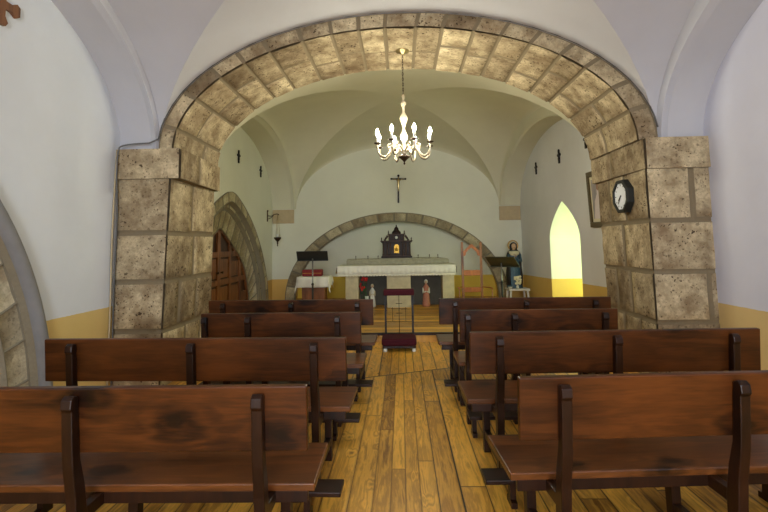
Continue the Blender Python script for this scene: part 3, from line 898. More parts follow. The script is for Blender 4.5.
# ------------------------------------------------------------------ pews
def make_pew(L, ups, label):
    t = thing('pew', label, 'pew')
    a = math.radians(8)
    # back board, slightly reclined
    m = MB(); m.box((0, -.0, .622), (L, .030, .868), M['pew'], .005, Matrix.Rotation(a*.6, 3, 'X'), (0, .015, .622)); m.build('backrest', parent=t)
    m = MB(); m.box((.0, .155, .398), (L, .555, .430), M['pew_seat'], .006); m.build('seat', parent=t)
    m = MB(); m.box((.03, .165, .350), (L-.03, .19, .398), M['pew_leg'], .003); m.build('apron', parent=t)
    for u in ups:
        # rear upright: S-curved post carrying the back board, notched at the top
        prof = [(.00, 0), (.06, 0), (.062, .20), (.058, .38), (.035, .50), (.004, .60), (-.006, .66), (-.020, .80), (-.026, .838), (-.045, .846), (-.064, .834), (-.068, .80), (-.058, .79), (-.052, .70), (-.040, .58), (-.016, .46), (.0, .30)]
        m = MB(); m.prism(prof, 'X', u-.021, u+.021, M['pew_leg']); o_ = m.build('upright', parent=t)
        bv = o_.modifiers.new('b', 'BEVEL'); bv.width = .004; bv.segments = 2
        m = MB(); m.prism([(.42, 0), (.465, 0), (.485, .398), (.425, .398)], 'X', u-.022, u+.022, M['pew_leg']); m.build('leg', parent=t)
        for z_ in (.095, .348):
            m = MB(); m.box((u-.018, .045, z_), (u+.018, .45, z_+.05), M['pew_leg'], .003); m.build('side_rail', parent=t)
    # kneeler carried behind the uprights
    m = MB(); m.box((.02, -.265, .128), (L-.0, -.125, .152), M['pew_leg'], .004); m.build('kneeler', parent=t)
    for u in (ups[0]+.0, ups[-1]-.0):
        m = MB(); m.prism([(-.25, 0), (-.15, 0), (-.15, .03), (-.18, .035), (-.18, .085), (.01, .085), (.01, .128), (-.225, .128), (-.225, .035), (-.25, .03)], 'X', u-.016, u+.016, M['pew_leg'])
        m.build('kneeler_bracket', parent=t)
    return t
def R(d): return math.radians(d)
G = 'wooden pews either side of the aisle'
FULL, FU = 1.78, (.18, .89, 1.60)
pA = make_pew(FULL, FU, '')
def place(t, x, y, a, label):
    t.location = (x, y, 0); t.rotation_euler = (0, 0, R(a)); t['label'] = label; t['group'] = G
# left pews: origin at their far-left end
place(pA, -.367-FULL, 1.81, .9, 'dark wooden pew left of the aisle closest to the viewer')
q = copy_tree(pA); place(q, -.314-FULL-.01, 2.765, -.9, 'long dark wooden pew left of the aisle just in front of the left stone pier')
q = make_pew(1.735, (.17, .865, 1.56), ''); place(q, .449, 1.925, 3.5, 'reddish wooden pew right of the aisle closest to the viewer')
q = make_pew(1.70, (.17, .855, 1.53), ''); place(q, .393, 2.86, 1.5, 'long wooden pew right of the aisle just in front of the right stone pier')
q = make_pew(1.262, (.04, .38, 1.08), ''); place(q, -.323-1.262, 3.722, 0, 'short wooden pew left of the aisle, third row from the viewer')
q = make_pew(1.215, (.06, .42, 1.11), ''); place(q, .445, 3.765, 0, 'short wooden pew right of the aisle, third row from the viewer')
p4 = make_pew(1.60, (.15, .815, 1.45), ''); place(p4, -.278-1.60, 4.58, -1.0, 'farthest wooden pew left of the aisle, nearest the altar')
q = copy_tree(p4); place(q, .347, 4.555, -.6, 'farthest wooden pew right of the aisle, nearest the altar')

# ------------------------------------------------------------------ altar
ALX0, ALX1, ALY = -1.28, 1.07, 9.40
al = thing('altar', 'long pale stone altar table on block legs under a white lace cloth', 'altar', (-.10, ALY, PZ))
def abox(name, x0, x1, y0, y1, z0, z1, mat, bev=.008):
    m = MB(); m.box((x0+.10, y0-ALY, z0-PZ), (x1+.10, y1-ALY, z1-PZ), mat, bev); return m.build(name, parent=al)
abox('tabletop', ALX0+.02, ALX1-.02, 9.40, 9.98, .86, .945, M['stone_pale'])
abox('leg', -1.13, -.87, 9.48, 9.92, PZ, .86, M['stone_pale'])
abox('leg', -.30, .175, 9.46, 9.92, PZ, .86, M['stone_pale'])
abox('leg', .81, 1.04, 9.48, 9.92, PZ, .86, M['stone_pale'])
abox('back_panel', -.88, .82, 9.90, 9.93, PZ, .86, M['grey_panel'], 0)
# cloth: top sheet plus hanging front with a scalloped lace hem
m = MB()
x0, x1 = ALX0, ALX1
N_ = 120
def cx(i): return x0 + (x1-x0)*i/N_
topv = []; rows = []
for i in range(N_+1):
    x = cx(i); wv_ = .004*math.sin(i*1.3) + .003*math.sin(i*.41)
    rows.append([(x, 9.99, .951), (x, 9.395, .951), (x, 9.385+wv_*.3, .940), (x, 9.382+wv_, .86), (x, 9.380+wv_*1.5, .785 + .0*i)])
vs = [p for r in rows for p in r]
fs = [(i*5+j, (i+1)*5+j, (i+1)*5+j+1, i*5+j+1) for i in range(N_) for j in range(4)]
m.faces(vs, fs, M['cloth'], True)
for xs, sg in ((x0, -1), (x1, 1)):
    e = []
    for k in range(9):
        y = 9.39 + .6*k/8
        e += [(xs, y, .951), (xs + sg*.02, y, .93), (xs + sg*(.045 if sg < 0 else .02) , y, .80 + (.0 if k else 0))]
    m.faces(e, [(k*3+j, (k+1)*3+j, (k+1)*3+j+1, k*3+j+1) for k in range(8) for j in range(2)], M['cloth'], True)
c_ = m.build('altar_cloth', recalc=False); tag(c_, 'white altar cloth with a lace hem hanging over the front of the stone altar', 'altar cloth')
sm = c_.modifiers.new('s', 'SOLIDIFY'); sm.thickness = .003
m = MB()
P_ = []; n2 = 240
for i in range(n2+1):
    x = x0 + (x1-x0)*i/n2; P_ += [(x, 9.378, .790), (x, 9.376, .762 - .014*abs(math.sin(i*PI/6)))]
m.faces(P_, [(2*i, 2*i+2, 2*i+3, 2*i+1) for i in range(n2)], M['lace'])
l_ = m.build('lace_hem', parent=c_, recalc=False); sm = l_.modifiers.new('s', 'SOLIDIFY'); sm.thickness = .003
# stone gradine behind the altar
m = MB(); m.box((-1.17, 10.02, PZ), (1.00, 10.42, 1.045), M['stone_pale'], .01)
m.prism([(-1.17, 1.045), (1.00, 1.045), (.84, 1.075), (.5, 1.08), (-1.17, 1.062)], 'Y', 10.10, 10.42, M['stone_pale'])
g_ = m.build('stone_shelf'); g_.data.materials.clear(); g_.data.materials.append(M['stone_ledge']); tag(g_, 'long pale stone ledge behind the altar table carrying the tabernacle', 'ledge')
# candle pins on the ledge
pin = None
for k, x in enumerate((-.98, -.72, -.50, .36, .60, .78)):
    if pin is None:
        m = MB(); m.lathe([(.022, 0), (.024, .006), (.006, .012), (.005, .035), (.013, .045), (.010, .055), (.002, .075)], mat=M['bronze'], seg=12)
        o_ = pin = m.build('candle_holder')
    else: o_ = pin.copy(); COL.objects.link(o_)
    o_.location = (x, 10.16, 1.062 + (.0 if x < 0 else .014))
    side = 'left' if k < 3 else 'right'
    which = ('farthest from', 'second nearest', 'right beside')[k if k < 3 else 5-k]
    tag(o_, f'tiny dark candle holder on the stone ledge {side} of the tabernacle, {which} it', 'candle holder', 'tiny candle holders on the ledge')

# tabernacle
tb = thing('tabernacle', 'dark carved wooden tabernacle with gilded door on the ledge behind the altar', 'tabernacle', (-.10, 10.22, 1.079))
m = MB()
m.box((-.33, -.13, 0), (.33, .13, .035), M['ebony'], .005); m.box((-.31, -.11, .035), (.31, .12, .055), M['ebony2'], .004)
m.box((-.30, -.08, .05), (.30, .12, .33), M['ebony'], .004); m.build('body', parent=tb)
for x in (-.285, -.20, -.135, .135, .20, .285):
    m = MB(); m.lathe([(.020, 0), (.020, .02), (.011, .03), (.013, .12), (.010, .22), (.020, .24), (.020, .26)], (x, -.095, .06), M['ebony2'], 12); m.build('column', parent=tb)
m = MB(); m.box((-.33, -.125, .325), (.33, .13, .35), M['ebony'], .004); m.box((-.345, -.14, .35), (.345, .13, .37), M['ebony2'], .004); m.build('cornice', parent=tb)
m = MB(); m.box((-.055, -.097, .10), (.055, -.075, .24), M['gold'], .004)
m.prism([(-.055 + .055*(1-math.cos(PI*i/12)), .24 + .05*math.sin(PI*i/12)) for i in range(13)], 'Y', -.097, -.075, M['gold'])
m.ball((0, -.10, .18), .035, M['gold']); m.build('door', parent=tb)
m = MB(); m.box((-.17, -.07, .37), (.17, .11, .50), M['ebony'], .004)
for x in (-.155, -.075, .075, .155): m.lathe([(.014, 0), (.008, .02), (.010, .09), (.014, .11)], (x, -.08, .375), M['ebony2'], 10)
m.box((-.19, -.09, .495), (.19, .12, .515), M['ebony2'], .004); m.build('upper_storey', parent=tb)
m = MB(); m.ball((0, -.09, .435), .03, M['porcelain'], sy=.4); m.build('medallion', parent=tb)
m = MB(); m.lathe([(.10, 0), (.095, .04), (.06, .075), (.05, .09), (.045, .12), (.02, .15), (.008, .165), (.016, .175), (.002, .20)], (0, .01, .515), M['ebony'], 16, sy=.7)
for x, z in ((-.32, .37), (.32, .37), (-.24, .37), (.24, .37), (-.17, .515), (.17, .515)):
    m.lathe([(.016, 0), (.007, .018), (.015, .035), (.002, .075)], (x, -.08, z), M['ebony'], 10)
for sg in (-1, 1):   # scroll brackets
    m.tube([(sg*(.19 + .08*t), -.02, .38 + .10*(1-t)**1.6) for t in [i/8 for i in range(9)]], [.022 - .001*i for i in range(9)], M['ebony2'], 8)
m.build('finial', parent=tb)

# ------------------------------------------------------------------ crucifix on the end wall
cr = thing('crucifix', 'black wooden crucifix with a small pale figure on the end wall above the altar', 'crucifix', (-.045, YB-.03, 2.32))
cr.rotation_euler = (0, R(1.0), 0)
m = MB(); m.box((-.020, -.012, 0), (.020, .012, .62), M['iron'], .004); m.box((-.165, -.012, .545), (.165, .010, .580), M['iron'], .004)
m.ball((0, 0, .64), .028, M['iron']); m.ball((-.165, 0, .562), .022, M['iron']); m.ball((.165, 0, .562), .022, M['iron']); m.build('cross', parent=cr)
m = MB()
m.lathe([(.008, 0), (.012, .03), (.015, .07), (.020, .12), (.030, .155), (.026, .19), (.033, .25), (.028, .275), (.012, .285), (.010, .30)], (0, -.03, .27), M['brass'], 12, sy=.6)
m.ball((0, -.035, .585), .022, M['brass'])
for sg in (-1, 1): m.tube([(sg*.025, -.03, .525), (sg*.08, -.03, .555), (sg*.14, -.022, .565)], [.011, .009, .006], M['brass'], 8)
m.build('figure', parent=cr)

# small dark crosses along the sanctuary walls (stations)
def small_cross(label, loc, face):
    m = MB()
    m.box((-.012, -.022, -.11), (.012, .022, .11), M['iron'], .003); m.box((-.012, -.055, .015), (.012, .055, .055), M['iron'], .003)
    m.ball((0, 0, .11), .028, M['iron'], sx=.6); m.ball((0, 0, -.03), .036, M['iron'], sx=.5, sz=1.4); m.ball((0, .055, .035), .024, M['iron'], sx=.6); m.ball((0, -.055, .035), .024, M['iron'], sx=.6)
    o_ = m.build('wall_cross'); o_.location = loc
    return tag(o_, label, 'cross', 'small dark crosses on the sanctuary walls')
small_cross('small black cross on the left sanctuary wall, the one nearer the pointed door', (SL+.015, 8.53, 3.03), 1)
small_cross('small black cross on the left sanctuary wall, the one nearer the end wall', (SL+.015, 9.91, 2.96), 1)
small_cross('small black cross on the right wall beside the stone arch, above the framed picture', (SR-.015, 6.93, 2.85), 1)
small_cross('small black cross on the right wall, middle one of the three above the window', (SR-.015, 8.11, 2.83), 1)
small_cross('small black cross on the right sanctuary wall closest to the end wall', (SR-.015, 9.49, 2.84), 1)
# brown cross top left (flared arms)
m = MB()
def flare(a0, a1): return a0, a1
pts = []
for k in range(4):
    a = k*PI/2
    for (r, w_) in ((.03, -.03), (.085, -.028), (.13, -.055), (.16, -.035), (.16, .035), (.13, .055), (.085, .028)):
        c_, s_ = math.cos(a), math.sin(a)
        pts.append((r*c_ - w_*s_, r*s_ + w_*c_))
m.prism(pts, 'X', 0, .025, M['cross_brown'])
o_ = m.build('wooden_wall_cross'); o_.location = (NL+.002, 3.19, 3.19)
tag(o_, 'brown wooden cross with flared arms high on the left nave wall', 'cross')

# ------------------------------------------------------------------ sanctuary lamp on bracket
lm = thing('sanctuary_lamp', 'hanging bronze oil lamp on a wall bracket near the corner left of the altar', 'lamp', (SL, 10.45, 2.02))
m = MB(); m.box((0, -.02, -.10), (.02, .02, .14), M['bronze'], .004); m.ball((.015, 0, .14), .02, M['bronze'])
m.tube([(.01, 0, .03), (.10, 0, .02), (.17, 0, .06), (.23, 0, .07), (.27, 0, .05)], .010, M['bronze'], 8)
m.tube([(.01, 0, -.05), (.08, 0, -.02), (.15, 0, .03)], .007, M['bronze'], 8); m.build('bracket', parent=lm)
m = MB()
for a in (0, 2*PI/3, 4*PI/3): m.tube([(.24 + .01*math.cos(a), .01*math.sin(a), .05), (.24 + .055*math.cos(a), .055*math.sin(a), -.44)], .0035, M['brass'], 6)
islands(m, 'chain', lm)
m = MB(); m.lathe([(.002, -.20), (.014, -.18), (.008, -.15), (.022, -.125), (.012, -.10), (.045, -.065), (.078, -.02), (.082, 0), (.066, .008), (.05, .0)], (.24, 0, -.46), M['bronze'], 18); m.build('bowl', parent=lm)
m = MB(); m.lathe([(.022, 0), (.03, .03), (.028, .07), (.024, .075)], (.24, 0, -.46), M['porcelain'], 12); m.build('glass_cup', parent=lm)

# ------------------------------------------------------------------ music stands
def music_stand(label, loc, rz, desk_mat, w, h, zc, tilt, dx=0):
    t = thing('music_stand', label, 'music stand', loc, rz)
    m = MB()
    m.box((dx-w/2, -.006, zc-h/2), (dx+w/2, .006, zc+h/2), desk_mat, .004, Matrix.Rotation(R(-tilt), 3, 'X'))
    k = math.sin(R(tilt))*h/2
    m.box((dx-w/2, -k-.05, zc - math.cos(R(tilt))*h/2 - .006), (dx+w/2, -k+.005, zc - math.cos(R(tilt))*h/2 + .006), desk_mat, .003)
    m.build('desk', parent=t)
    m = MB(); m.tube([(0, .03, .16), (0, .03, zc)], .012, M['grey_metal'], 10); m.tube([(0, .03, .16), (0, .03, .6)], .016, M['black'], 10); m.ball((0, .03, .6), .024, M['black']); m.build('pole', parent=t)
    for a in (90, 210, 330):
        c_, s_ = math.cos(R(a)), math.sin(R(a))
        m = MB(); m.tube([(0, .03, .22), (.14*c_, .03+.14*s_, .10), (.25*c_, .03+.25*s_, .012)], .011, M['black'], 8); m.build('leg', parent=t)
    return t
music_stand('black music stand in front of the small cloth covered table, left of the altar', (-1.515, 8.0, PZ), R(1), M['black'], .53, .19, 1.08, -32)
music_stand('olive black music stand with tilted desk beside the wooden chair, right of the altar', (1.66, 8.0, PZ), R(-32), M['olive'], .50, .33, .935, -58, .03)

# ------------------------------------------------------------------ credence table with cloth, red case
ct = thing('side_table', 'small brown wooden side table left of the altar under a white cloth', 'table', (-1.70, 9.2, PZ)); ct.scale = (1, 1, 1.07)
m = MB(); m.box((-.30, -.18, .585), (.30, .22, .61), M['door'], .004); m.build('tabletop', parent=ct)
m = MB(); m.box((-.22, -.14, .10), (.22, .18, .585), M['door'], .006); m.box((-.005, -.146, .12), (.005, -.14, .57), M['door_dark']); m.build('cabinet', parent=ct)
for x in (-.19, .19):
    for y in (-.11, .15):
        m = MB(); m.tube([(x, y, 0), (x, y, .1)], .02, M['door'], 8); m.build('leg', parent=ct)
m = MB()
nx_, ny_ = 36, 20; W_, D_ = .92, .80; hw, hd, tz = .305, .215, .614
def drape(u, v):
    x = (u-.5)*W_; y = (v-.5)*D_
    ox = max(0, abs(x)-hw); oy = max(0, abs(y)-hd)
    z = tz - max(ox, oy)*1.0 - min(ox, oy)*.55
    px = math.copysign(min(abs(x), hw) + ox*.18 + (.012*math.sin(v*26) if ox > 0 else 0), x)
    py = math.copysign(min(abs(y), hd) + oy*.15 + (.012*math.sin(u*30) if oy > 0 else 0), y)
    if ox > 0: z -= .03*math.sin(v*5+.5)*ox/.1
    return (px, py + .02, z)
vs = [drape(i/nx_, j/ny_) for i in range(nx_+1) for j in range(ny_+1)]
m.faces(vs, [(i*(ny_+1)+j, (i+1)*(ny_+1)+j, (i+1)*(ny_+1)+j+1, i*(ny_+1)+j+1) for i in range(nx_) for j in range(ny_)], M['cloth'], True)
c2 = m.build('table_cloth', recalc=False); c2.location = (-1.70, 9.2, PZ); c2.scale = (1, 1, 1.07); sm = c2.modifiers.new('s', 'SOLIDIFY'); sm.thickness = .003
tag(c2, 'white cloth draped over the small side table left of the altar', 'tablecloth')
m = MB(); m.box((-.19, -.10, 0), (.19, .10, .125), M['red'], .02); m.box((-.185, -.103, .055), (.185, -.098, .062), M['gold'], 0)
o_ = m.build('red_case'); o_.location = (-1.735, 9.20, PZ+.662); tag(o_, 'dark red padded case lying on the white cloth behind the music stand pole', 'case')

# ------------------------------------------------------------------ tall wooden chair
ch = thing('armchair', 'tall orange brown wooden armchair with a pointed open back, right of the altar', 'chair', (1.285, 8.75, PZ), R(0))
for x in (-.165, .175):
    m = MB(); m.prism([(-.018, 0), (.018, 0), (.018, .45), (.030, 1.16), (.030, 1.25), (.0, 1.275), (-.006, 1.24), (-.004, 1.16), (-.018, .45)], 'X', x-.021, x+.021, M['chair_post']); m.build('back_post', parent=ch)
for z0_, z1_ in ((.66, .76), (.36, .45), (.12, .16)):
    m = MB(); m.box((-.155, -.005, z0_), (.165, .022, z1_), M['chair'], .006); m.build('back_rail', parent=ch)
for sg in (-1, 1):
    m = MB()
    x0_ = .005 + sg*.152
    pr = [(x0_, 1.01), (x0_, 1.10), (x0_ - sg*.06, 1.16), (x0_ - sg*.13, 1.225), (x0_ - sg*.152, 1.23), (x0_ - sg*.152, 1.17), (x0_ - sg*.10, 1.13), (x0_ - sg*.055, 1.085), (x0_ - sg*.04, 1.03)]
    m.prism(pr, 'Y', .008, .028, M['chair']); m.build('arched_brace', parent=ch)
m = MB(); m.box((-.25, -.30, .22), (.29, -.0, .25), M['chair'], .006); m.build('seat', parent=ch)
for x in (-.27, .31):
    sg = -1 if x < 0 else 1
    m = MB(); m.tube([(.005 + sg*.16, .0, .455), (x, -.10, .452), (x, -.30, .45)], [.011, .012, .012], M['chair'], 8)
    m.build('arm', parent=ch)
    m = MB(); m.tube([(x, -.28, 0), (x, -.28, .30), (x, -.28, .455)], [.012, .014, .012], M['chair_post'], 8); m.build('leg', parent=ch)

# ------------------------------------------------------------------ robed statue on stool, white vase of flowers
st = thing('stool', 'small white stool carrying the robed statue in the right corner', 'stool', (2.42, 10.05, PZ))
m = MB(); m.box((-.215, -.17, .255), (.215, .22, .295), M['white'], .008); m.build('seat', parent=st)
for x in (-.17, .17):
    for y in (-.13, .17):
        m = MB(); m.tube([(x*1.12, y*1.1, 0), (x, y, .26)], [.02, .024], M['white'], 8); m.build('leg', parent=st)
sv = thing('robed_statue', 'painted statue of a woman in a dark mantle and blue robe with a gold halo', 'statue', (2.385, 10.135, PZ+.296))
Rb = [(.155, 0), (.16, .02), (.145, .15), (.125, .32), (.115, .45), (.105, .56), (.10, .66), (.085, .73), (.04, .78), (.032, .80)]
m = MB(); m.lathe(Rb, mat=M['robe_blue'], seg=40, sy=.75, fold=.06, nf=11); m.build('robe', parent=sv)
m = MB()
k = 28; vs = []; rows_ = [(.165, .06), (.175, .25), (.155, .45), (.15, .60), (.155, .68), (.12, .76), (.075, .80), (.078, .86), (.070, .92), (.03, .955), (.004, .96)]
for r, z in rows_:
    for j in range(k+1):
        a = -PI*.28 + (PI*1.56)*j/k
        vs.append((r*math.cos(a)*(1 + .04*math.sin(9*a+z*5)), r*math.sin(a)*.8 + .012, z))
m.faces(vs, [(i*(k+1)+j, i*(k+1)+j+1, (i+1)*(k+1)+j+1, (i+1)*(k+1)+j) for i in range(len(rows_)-1) for j in range(k)], M['robe_dark'], True)
mm_ = m.build('mantle', parent=sv, recalc=False); q_ = mm_.modifiers.new('s', 'SOLIDIFY'); q_.thickness = .012
m = MB(); m.ball((0, -.025, .87), .050, M['skin'], sy=.95, sz=1.28); m.ball((0, -.076, .865), .009, M['skin'], sz=1.5)
m.tube([(0, -.01, .79), (0, -.015, .84)], .026, M['skin'], 10)
for sg in (-1, 1): m.ball((sg*.018, -.069, .882), .005, M['ebony'])
m.tube([(-.012, -.071, .845), (.012, -.071, .845)], .003, M['red'], 6); m.build('head', parent=sv)
m = MB(); m.lathe([(.115, 0), (.11, -.06), (.07, -.10), (.02, -.12)], (0, -.045, .775), M['robe_cream'], 24, sy=.55, fold=.04); m.build('collar', parent=sv)
m = MB()
for sg in (-1, 1):
    m.tube([(sg*.11, -.03, .70), (sg*.125, -.07, .56), (sg*.05, -.12, .60), (sg*.012, -.13, .65)], [.034, .034, .024, .015], M['robe_blue'], 10)
    for f_ in range(4): m.tube([(sg*(.012+.002*f_), -.13 - .004*f_, .645), (sg*.006, -.134 - .004*f_, .70 - .004*f_)], .006, M['skin'], 6)
m.build('arms', parent=sv)
m = MB(); m.tube([(.105*math.cos(2*PI*i/28), .045, .89 + .105*math.sin(2*PI*i/28)) for i in range(28)], .010, M['gold'], 6, closed=True); m.tube([(.085*math.cos(2*PI*i/28), .045, .89 + .085*math.sin(2*PI*i/28)) for i in range(28)], .004, M['gold'], 6, closed=True)
m.build('halo', parent=sv)
fl = thing('flower_vase', 'bunch of cream white flowers standing before the robed statue on the stool', 'flowers', (2.39, 9.925, PZ+.296))
m = MB(); m.lathe([(.022, 0), (.030, .02), (.024, .06), (.016, .075), (.02, .085)], mat=M['porcelain'], seg=16); m.build('vase', parent=fl)
m = MB(); random.seed(3)
for i in range(26):
    a = random.uniform(0, 2*PI); r = random.uniform(0, .07); z = random.uniform(.10, .25)
    cx_, cy_ = r*math.cos(a), r*math.sin(a)*.6
    for p in range(5):
        b = p*2*PI/5; m.ball((cx_+.012*math.cos(b), cy_-.006, z+.012*math.sin(b)), .015, M['petal'], sy=.6, seg=8)
m.build('blossoms', parent=fl)
m = MB()
for i in range(9):
    a = i*2.4; m.tube([(0, 0, .07), (.02*math.cos(a), .02*math.sin(a), .13), (.05*math.cos(a), .03*math.sin(a), .2)], .003, M['green'], 5)
m.build('stems', parent=fl)
bw = MB(); bw.lathe([(.02, 0), (.03, .006), (.05, .035), (.053, .04), (.045, .035), (.02, .012)], mat=M['porcelain'], seg=18)
o_ = bw.build('dish'); o_.location = (2.235, 9.915, PZ+.296); tag(o_, 'little white dish on the stool left of the cream flowers', 'dish')

# ------------------------------------------------------------------ items under the altar
v = thing('flower_vase', 'red flowers in a small white vase under the altar, left opening', 'flowers', (-.80, 9.58, PZ))
m = MB(); m.lathe([(.04, 0), (.05, .02), (.055, .10), (.035, .18), (.045, .22)], (.09, 0, 0), M['porcelain'], 18); m.build('vase', parent=v)
m = MB()
random.seed(5)
for i in range(16):
    a = i*.9; x = .02 + random.uniform(-.05, .06); z = random.uniform(.34, .60); m.ball((x + (z-.5)*.25, random.uniform(-.04, .04), z), .022, M['red2'], seg=8)
m.build('blossoms', parent=v)
m = MB()
for i in range(7): m.tube([(.09, 0, .2), (.05+.02*math.sin(i*2), .02*math.cos(i*2), .33), (.03 + .03*math.sin(i*1.7), .02*math.cos(i), .45)], .004, M['green'], 5)
for i in range(8): m.ball((.03 + .05*math.sin(i*2.1), -.01, .2 + .04*i), .02, M['green'], sy=.3, seg=8)
m.build('stems', parent=v)
def figurine(name, label, loc, robe1, robe2, h, wing=False):
    t = thing(name, label, 'statuette', loc); k = h/.5
    m = MB(); m.lathe([(.068*k, 0), (.072*k, .02*k), (.06*k, .15*k), (.05*k, .28*k), (.055*k, .35*k), (.025*k, .40*k), (.016*k, .42*k)], mat=robe1, seg=24, sy=.8, fold=.06, nf=8); m.build('robe', parent=t)
    m = MB(); m.ball((0, 0, .45*k), .030*k, M['skin'], sz=1.25); m.ball((0, -.03*k, .447*k), .006*k, M['skin']); m.build('head', parent=t)
    m = MB(); m.lathe([(.036*k, -.01*k), (.034*k, .025*k), (.02*k, .045*k), (.002, .055*k)], (0, .008*k, .445*k), robe2, 16); m.build('veil', parent=t)
    m = MB(); m.tube([(-.05*k, 0, .34*k), (-.055*k, -.03*k, .25*k), (-.01*k, -.06*k, .28*k)], [.018*k, .018*k, .011*k], robe2, 8)
    m.tube([(.05*k, 0, .34*k), (.055*k, -.03*k, .25*k), (.01*k, -.06*k, .28*k)], [.018*k, .018*k, .011*k], robe2, 8); islands(m, 'sleeve', t)
    return t
figurine('statuette', 'small white robed statuette beside the red flowers under the altar', (-.60, 9.62, PZ), M['porcelain'], M['robe_cream'], .46)
figurine('statuette', 'small statuette in a pink robe and white veil under the altar, right opening', (.485, 9.62, PZ), M['robe_pink'], M['porcelain'], .54)

# ------------------------------------------------------------------ prie-dieu
pd = thing('prie_dieu', 'narrow metal kneeling desk with burgundy velvet pads at the end of the aisle', 'kneeler', (-.04, 6.30, 0))
m = MB(); m.box((-.215, .16, .685), (.205, .34, .765), M['velvet'], .018); m.build('arm_pad', parent=pd)
m = MB(); m.box((-.235, -.12, .075), (.215, .24, .165), M['velvet'], .022); m.build('knee_pad', parent=pd)
m = MB(); m.box((-.225, -.11, .045), (.205, .24, .075), M['pew_leg'], .004); m.build('base', parent=pd)
for x in (-.19, .18):
    m = MB(); m.box((x-.013, .237, .0), (x+.013, .263, .69), M['iron'], .002); m.build('post', parent=pd)
m = MB()
m.tube([(-.005, .25, .17), (-.005, .25, .69)], .005, M['iron'], 6); m.tube([(-.10, .25, .33), (.09, .25, .33)], .004, M['iron'], 6)
m.tube([(-.19, .25, .33), (.18, .25, .33)], .004, M['iron'], 6)
for x in (-.095, .085): m.tube([(x, .25, .33), (x, .25, .52)], .004, M['iron'], 6)
m.tube([(-.115, .25, .50), (.105, .25, .50)], .004, M['iron'], 6); m.tube([(-.05, .25, .57), (.04, .25, .57)], .004, M['iron'], 6); m.tube([(-.05, .25, .44), (.04, .25, .44)], .004, M['iron'], 6)
islands(m, 'iron_bar', pd)
for x in (-.19, .18):
    for y in (-.08, .20):
        m = MB(); m.lathe([(.022, 0), (.026, .01), (.024, .045)], (x, y, 0), M['porcelain'], 12); m.build('foot', parent=pd)

# ------------------------------------------------------------------ framed picture on the right wall
fr = thing('framed_picture', 'framed devotional print of a pale figure on the right wall, partly behind the pier', 'picture', (SR, 6.55, 1.57))
fr.rotation_euler = (R(1.5), R(-3), 0)
m = MB(); W_, H_, d_ = .32, .79, .035
for y0, y1, z0, z1 in ((-W_, W_, 0, .075), (-W_, W_, H_-.075, H_), (-W_, -W_+.075, .075, H_-.075), (W_-.075, W_, .075, H_-.075)):
    m.box((-d_, y0, z0), (-.002, y1, z1), M['frame'], .006)
m.build('frame', parent=fr)
m = MB(); m.box((-.014, -W_+.07, .07), (-.004, W_-.07, H_-.07), M['mount']); m.build('mount', parent=fr)
m = MB(); m.box((-.017, -W_+.12, .12), (-.0145, W_-.12, H_-.12), M['picture']); m.build('print', parent=fr)

# ------------------------------------------------------------------ wall clock on the right pier
ck = thing('wall_clock', 'octagonal black rimmed wall clock with white dial on the right stone pier', 'clock', (2.42, 5.13, 1.86))
ck.rotation_euler = (0, R(-90), 0); ck.scale = (1.1, 1.1, 1.1)      # local z -> -X
m = MB()
oct_ = [(math.cos(PI/8 + i*PI/4), math.sin(PI/8 + i*PI/4)) for i in range(8)]
def oring(r0, z0, r1, z1, mat):
    m.faces([(r0*a, r0*b, z0) for a, b in oct_] + [(r1*a, r1*b, z1) for a, b in oct_], [(i, (i+1) % 8, 8+(i+1) % 8, 8+i) for i in range(8)], mat)
oring(.172, -.02, .172, .045, M['black']); oring(.172, .045, .162, .055, M['black']); oring(.162, .055, .138, .055, M['black']); oring(.138, .055, .136, .038, M['black'])
m.build('rim', parent=ck)
m = MB(); m.prism([(.138*a, .138*b) for a, b in oct_], 'Z', .030, .040, M['dial']); m.build('dial', parent=ck)
m = MB()
for k in range(12):
    a = k*PI/6; r0, r1 = (.100, .118)
    m.box((r0, -.003, .040), (r1, .003, .042), M['black'], 0, Matrix.Rotation(a, 3, 'Z'), (0, 0, .041))
islands(m, 'hour_mark', ck)
# local x maps to world up, local y to world Y (toward the altar = left as seen)
def hand(name, ang, L, w_):
    m = MB(); m.box((-.012, -w_, .043), (L, w_, .046), M['black'], 0, Matrix.Rotation(ang, 3, 'Z'), (0, 0, .0445)); m.build(name, parent=ck)
hand('hour_hand', R(130), .062, .006); hand('minute_hand', R(140), .095, .004)

# ------------------------------------------------------------------ chandelier
cd = thing('chandelier', 'brass and cream chandelier with lit candle bulbs hanging from the stone arch', 'chandelier', (.055, 5.28, 2.28))
TOPZ = 3.628 - 2.28
m = MB(); m.lathe([(.004, -.06), (.02, -.055), (.03, -.04), (.075, -.03), (.085, -.012), (.085, 0)], (0, 0, TOPZ-.0), M['brass'], 20); m.build('ceiling_rose', parent=cd)
m = MB(); z = TOPZ - .055; k = 0
while z > .82:
    c = z - .016; r_ = .011
    pts = [((r_*.65*math.cos(2*PI*i/10) if k % 2 else 0), (0 if k % 2 else r_*.65*math.cos(2*PI*i/10)), c + .020*math.sin(2*PI*i/10)) for i in range(10)]
    m.tube(pts, .0035, M['bronze'], 5, closed=True); z -= .031; k += 1
m.build('chain', parent=cd)
m = MB()
m.lathe([(.004, 0), (.012, .015), (.006, .03), (.018, .045), (.05, .075), (.066, .085), (.062, .10), (.03, .11), (.022, .13)], (0, 0, 0), M['bronze'], 20)
m.build('lower_finial', parent=cd)
m = MB()
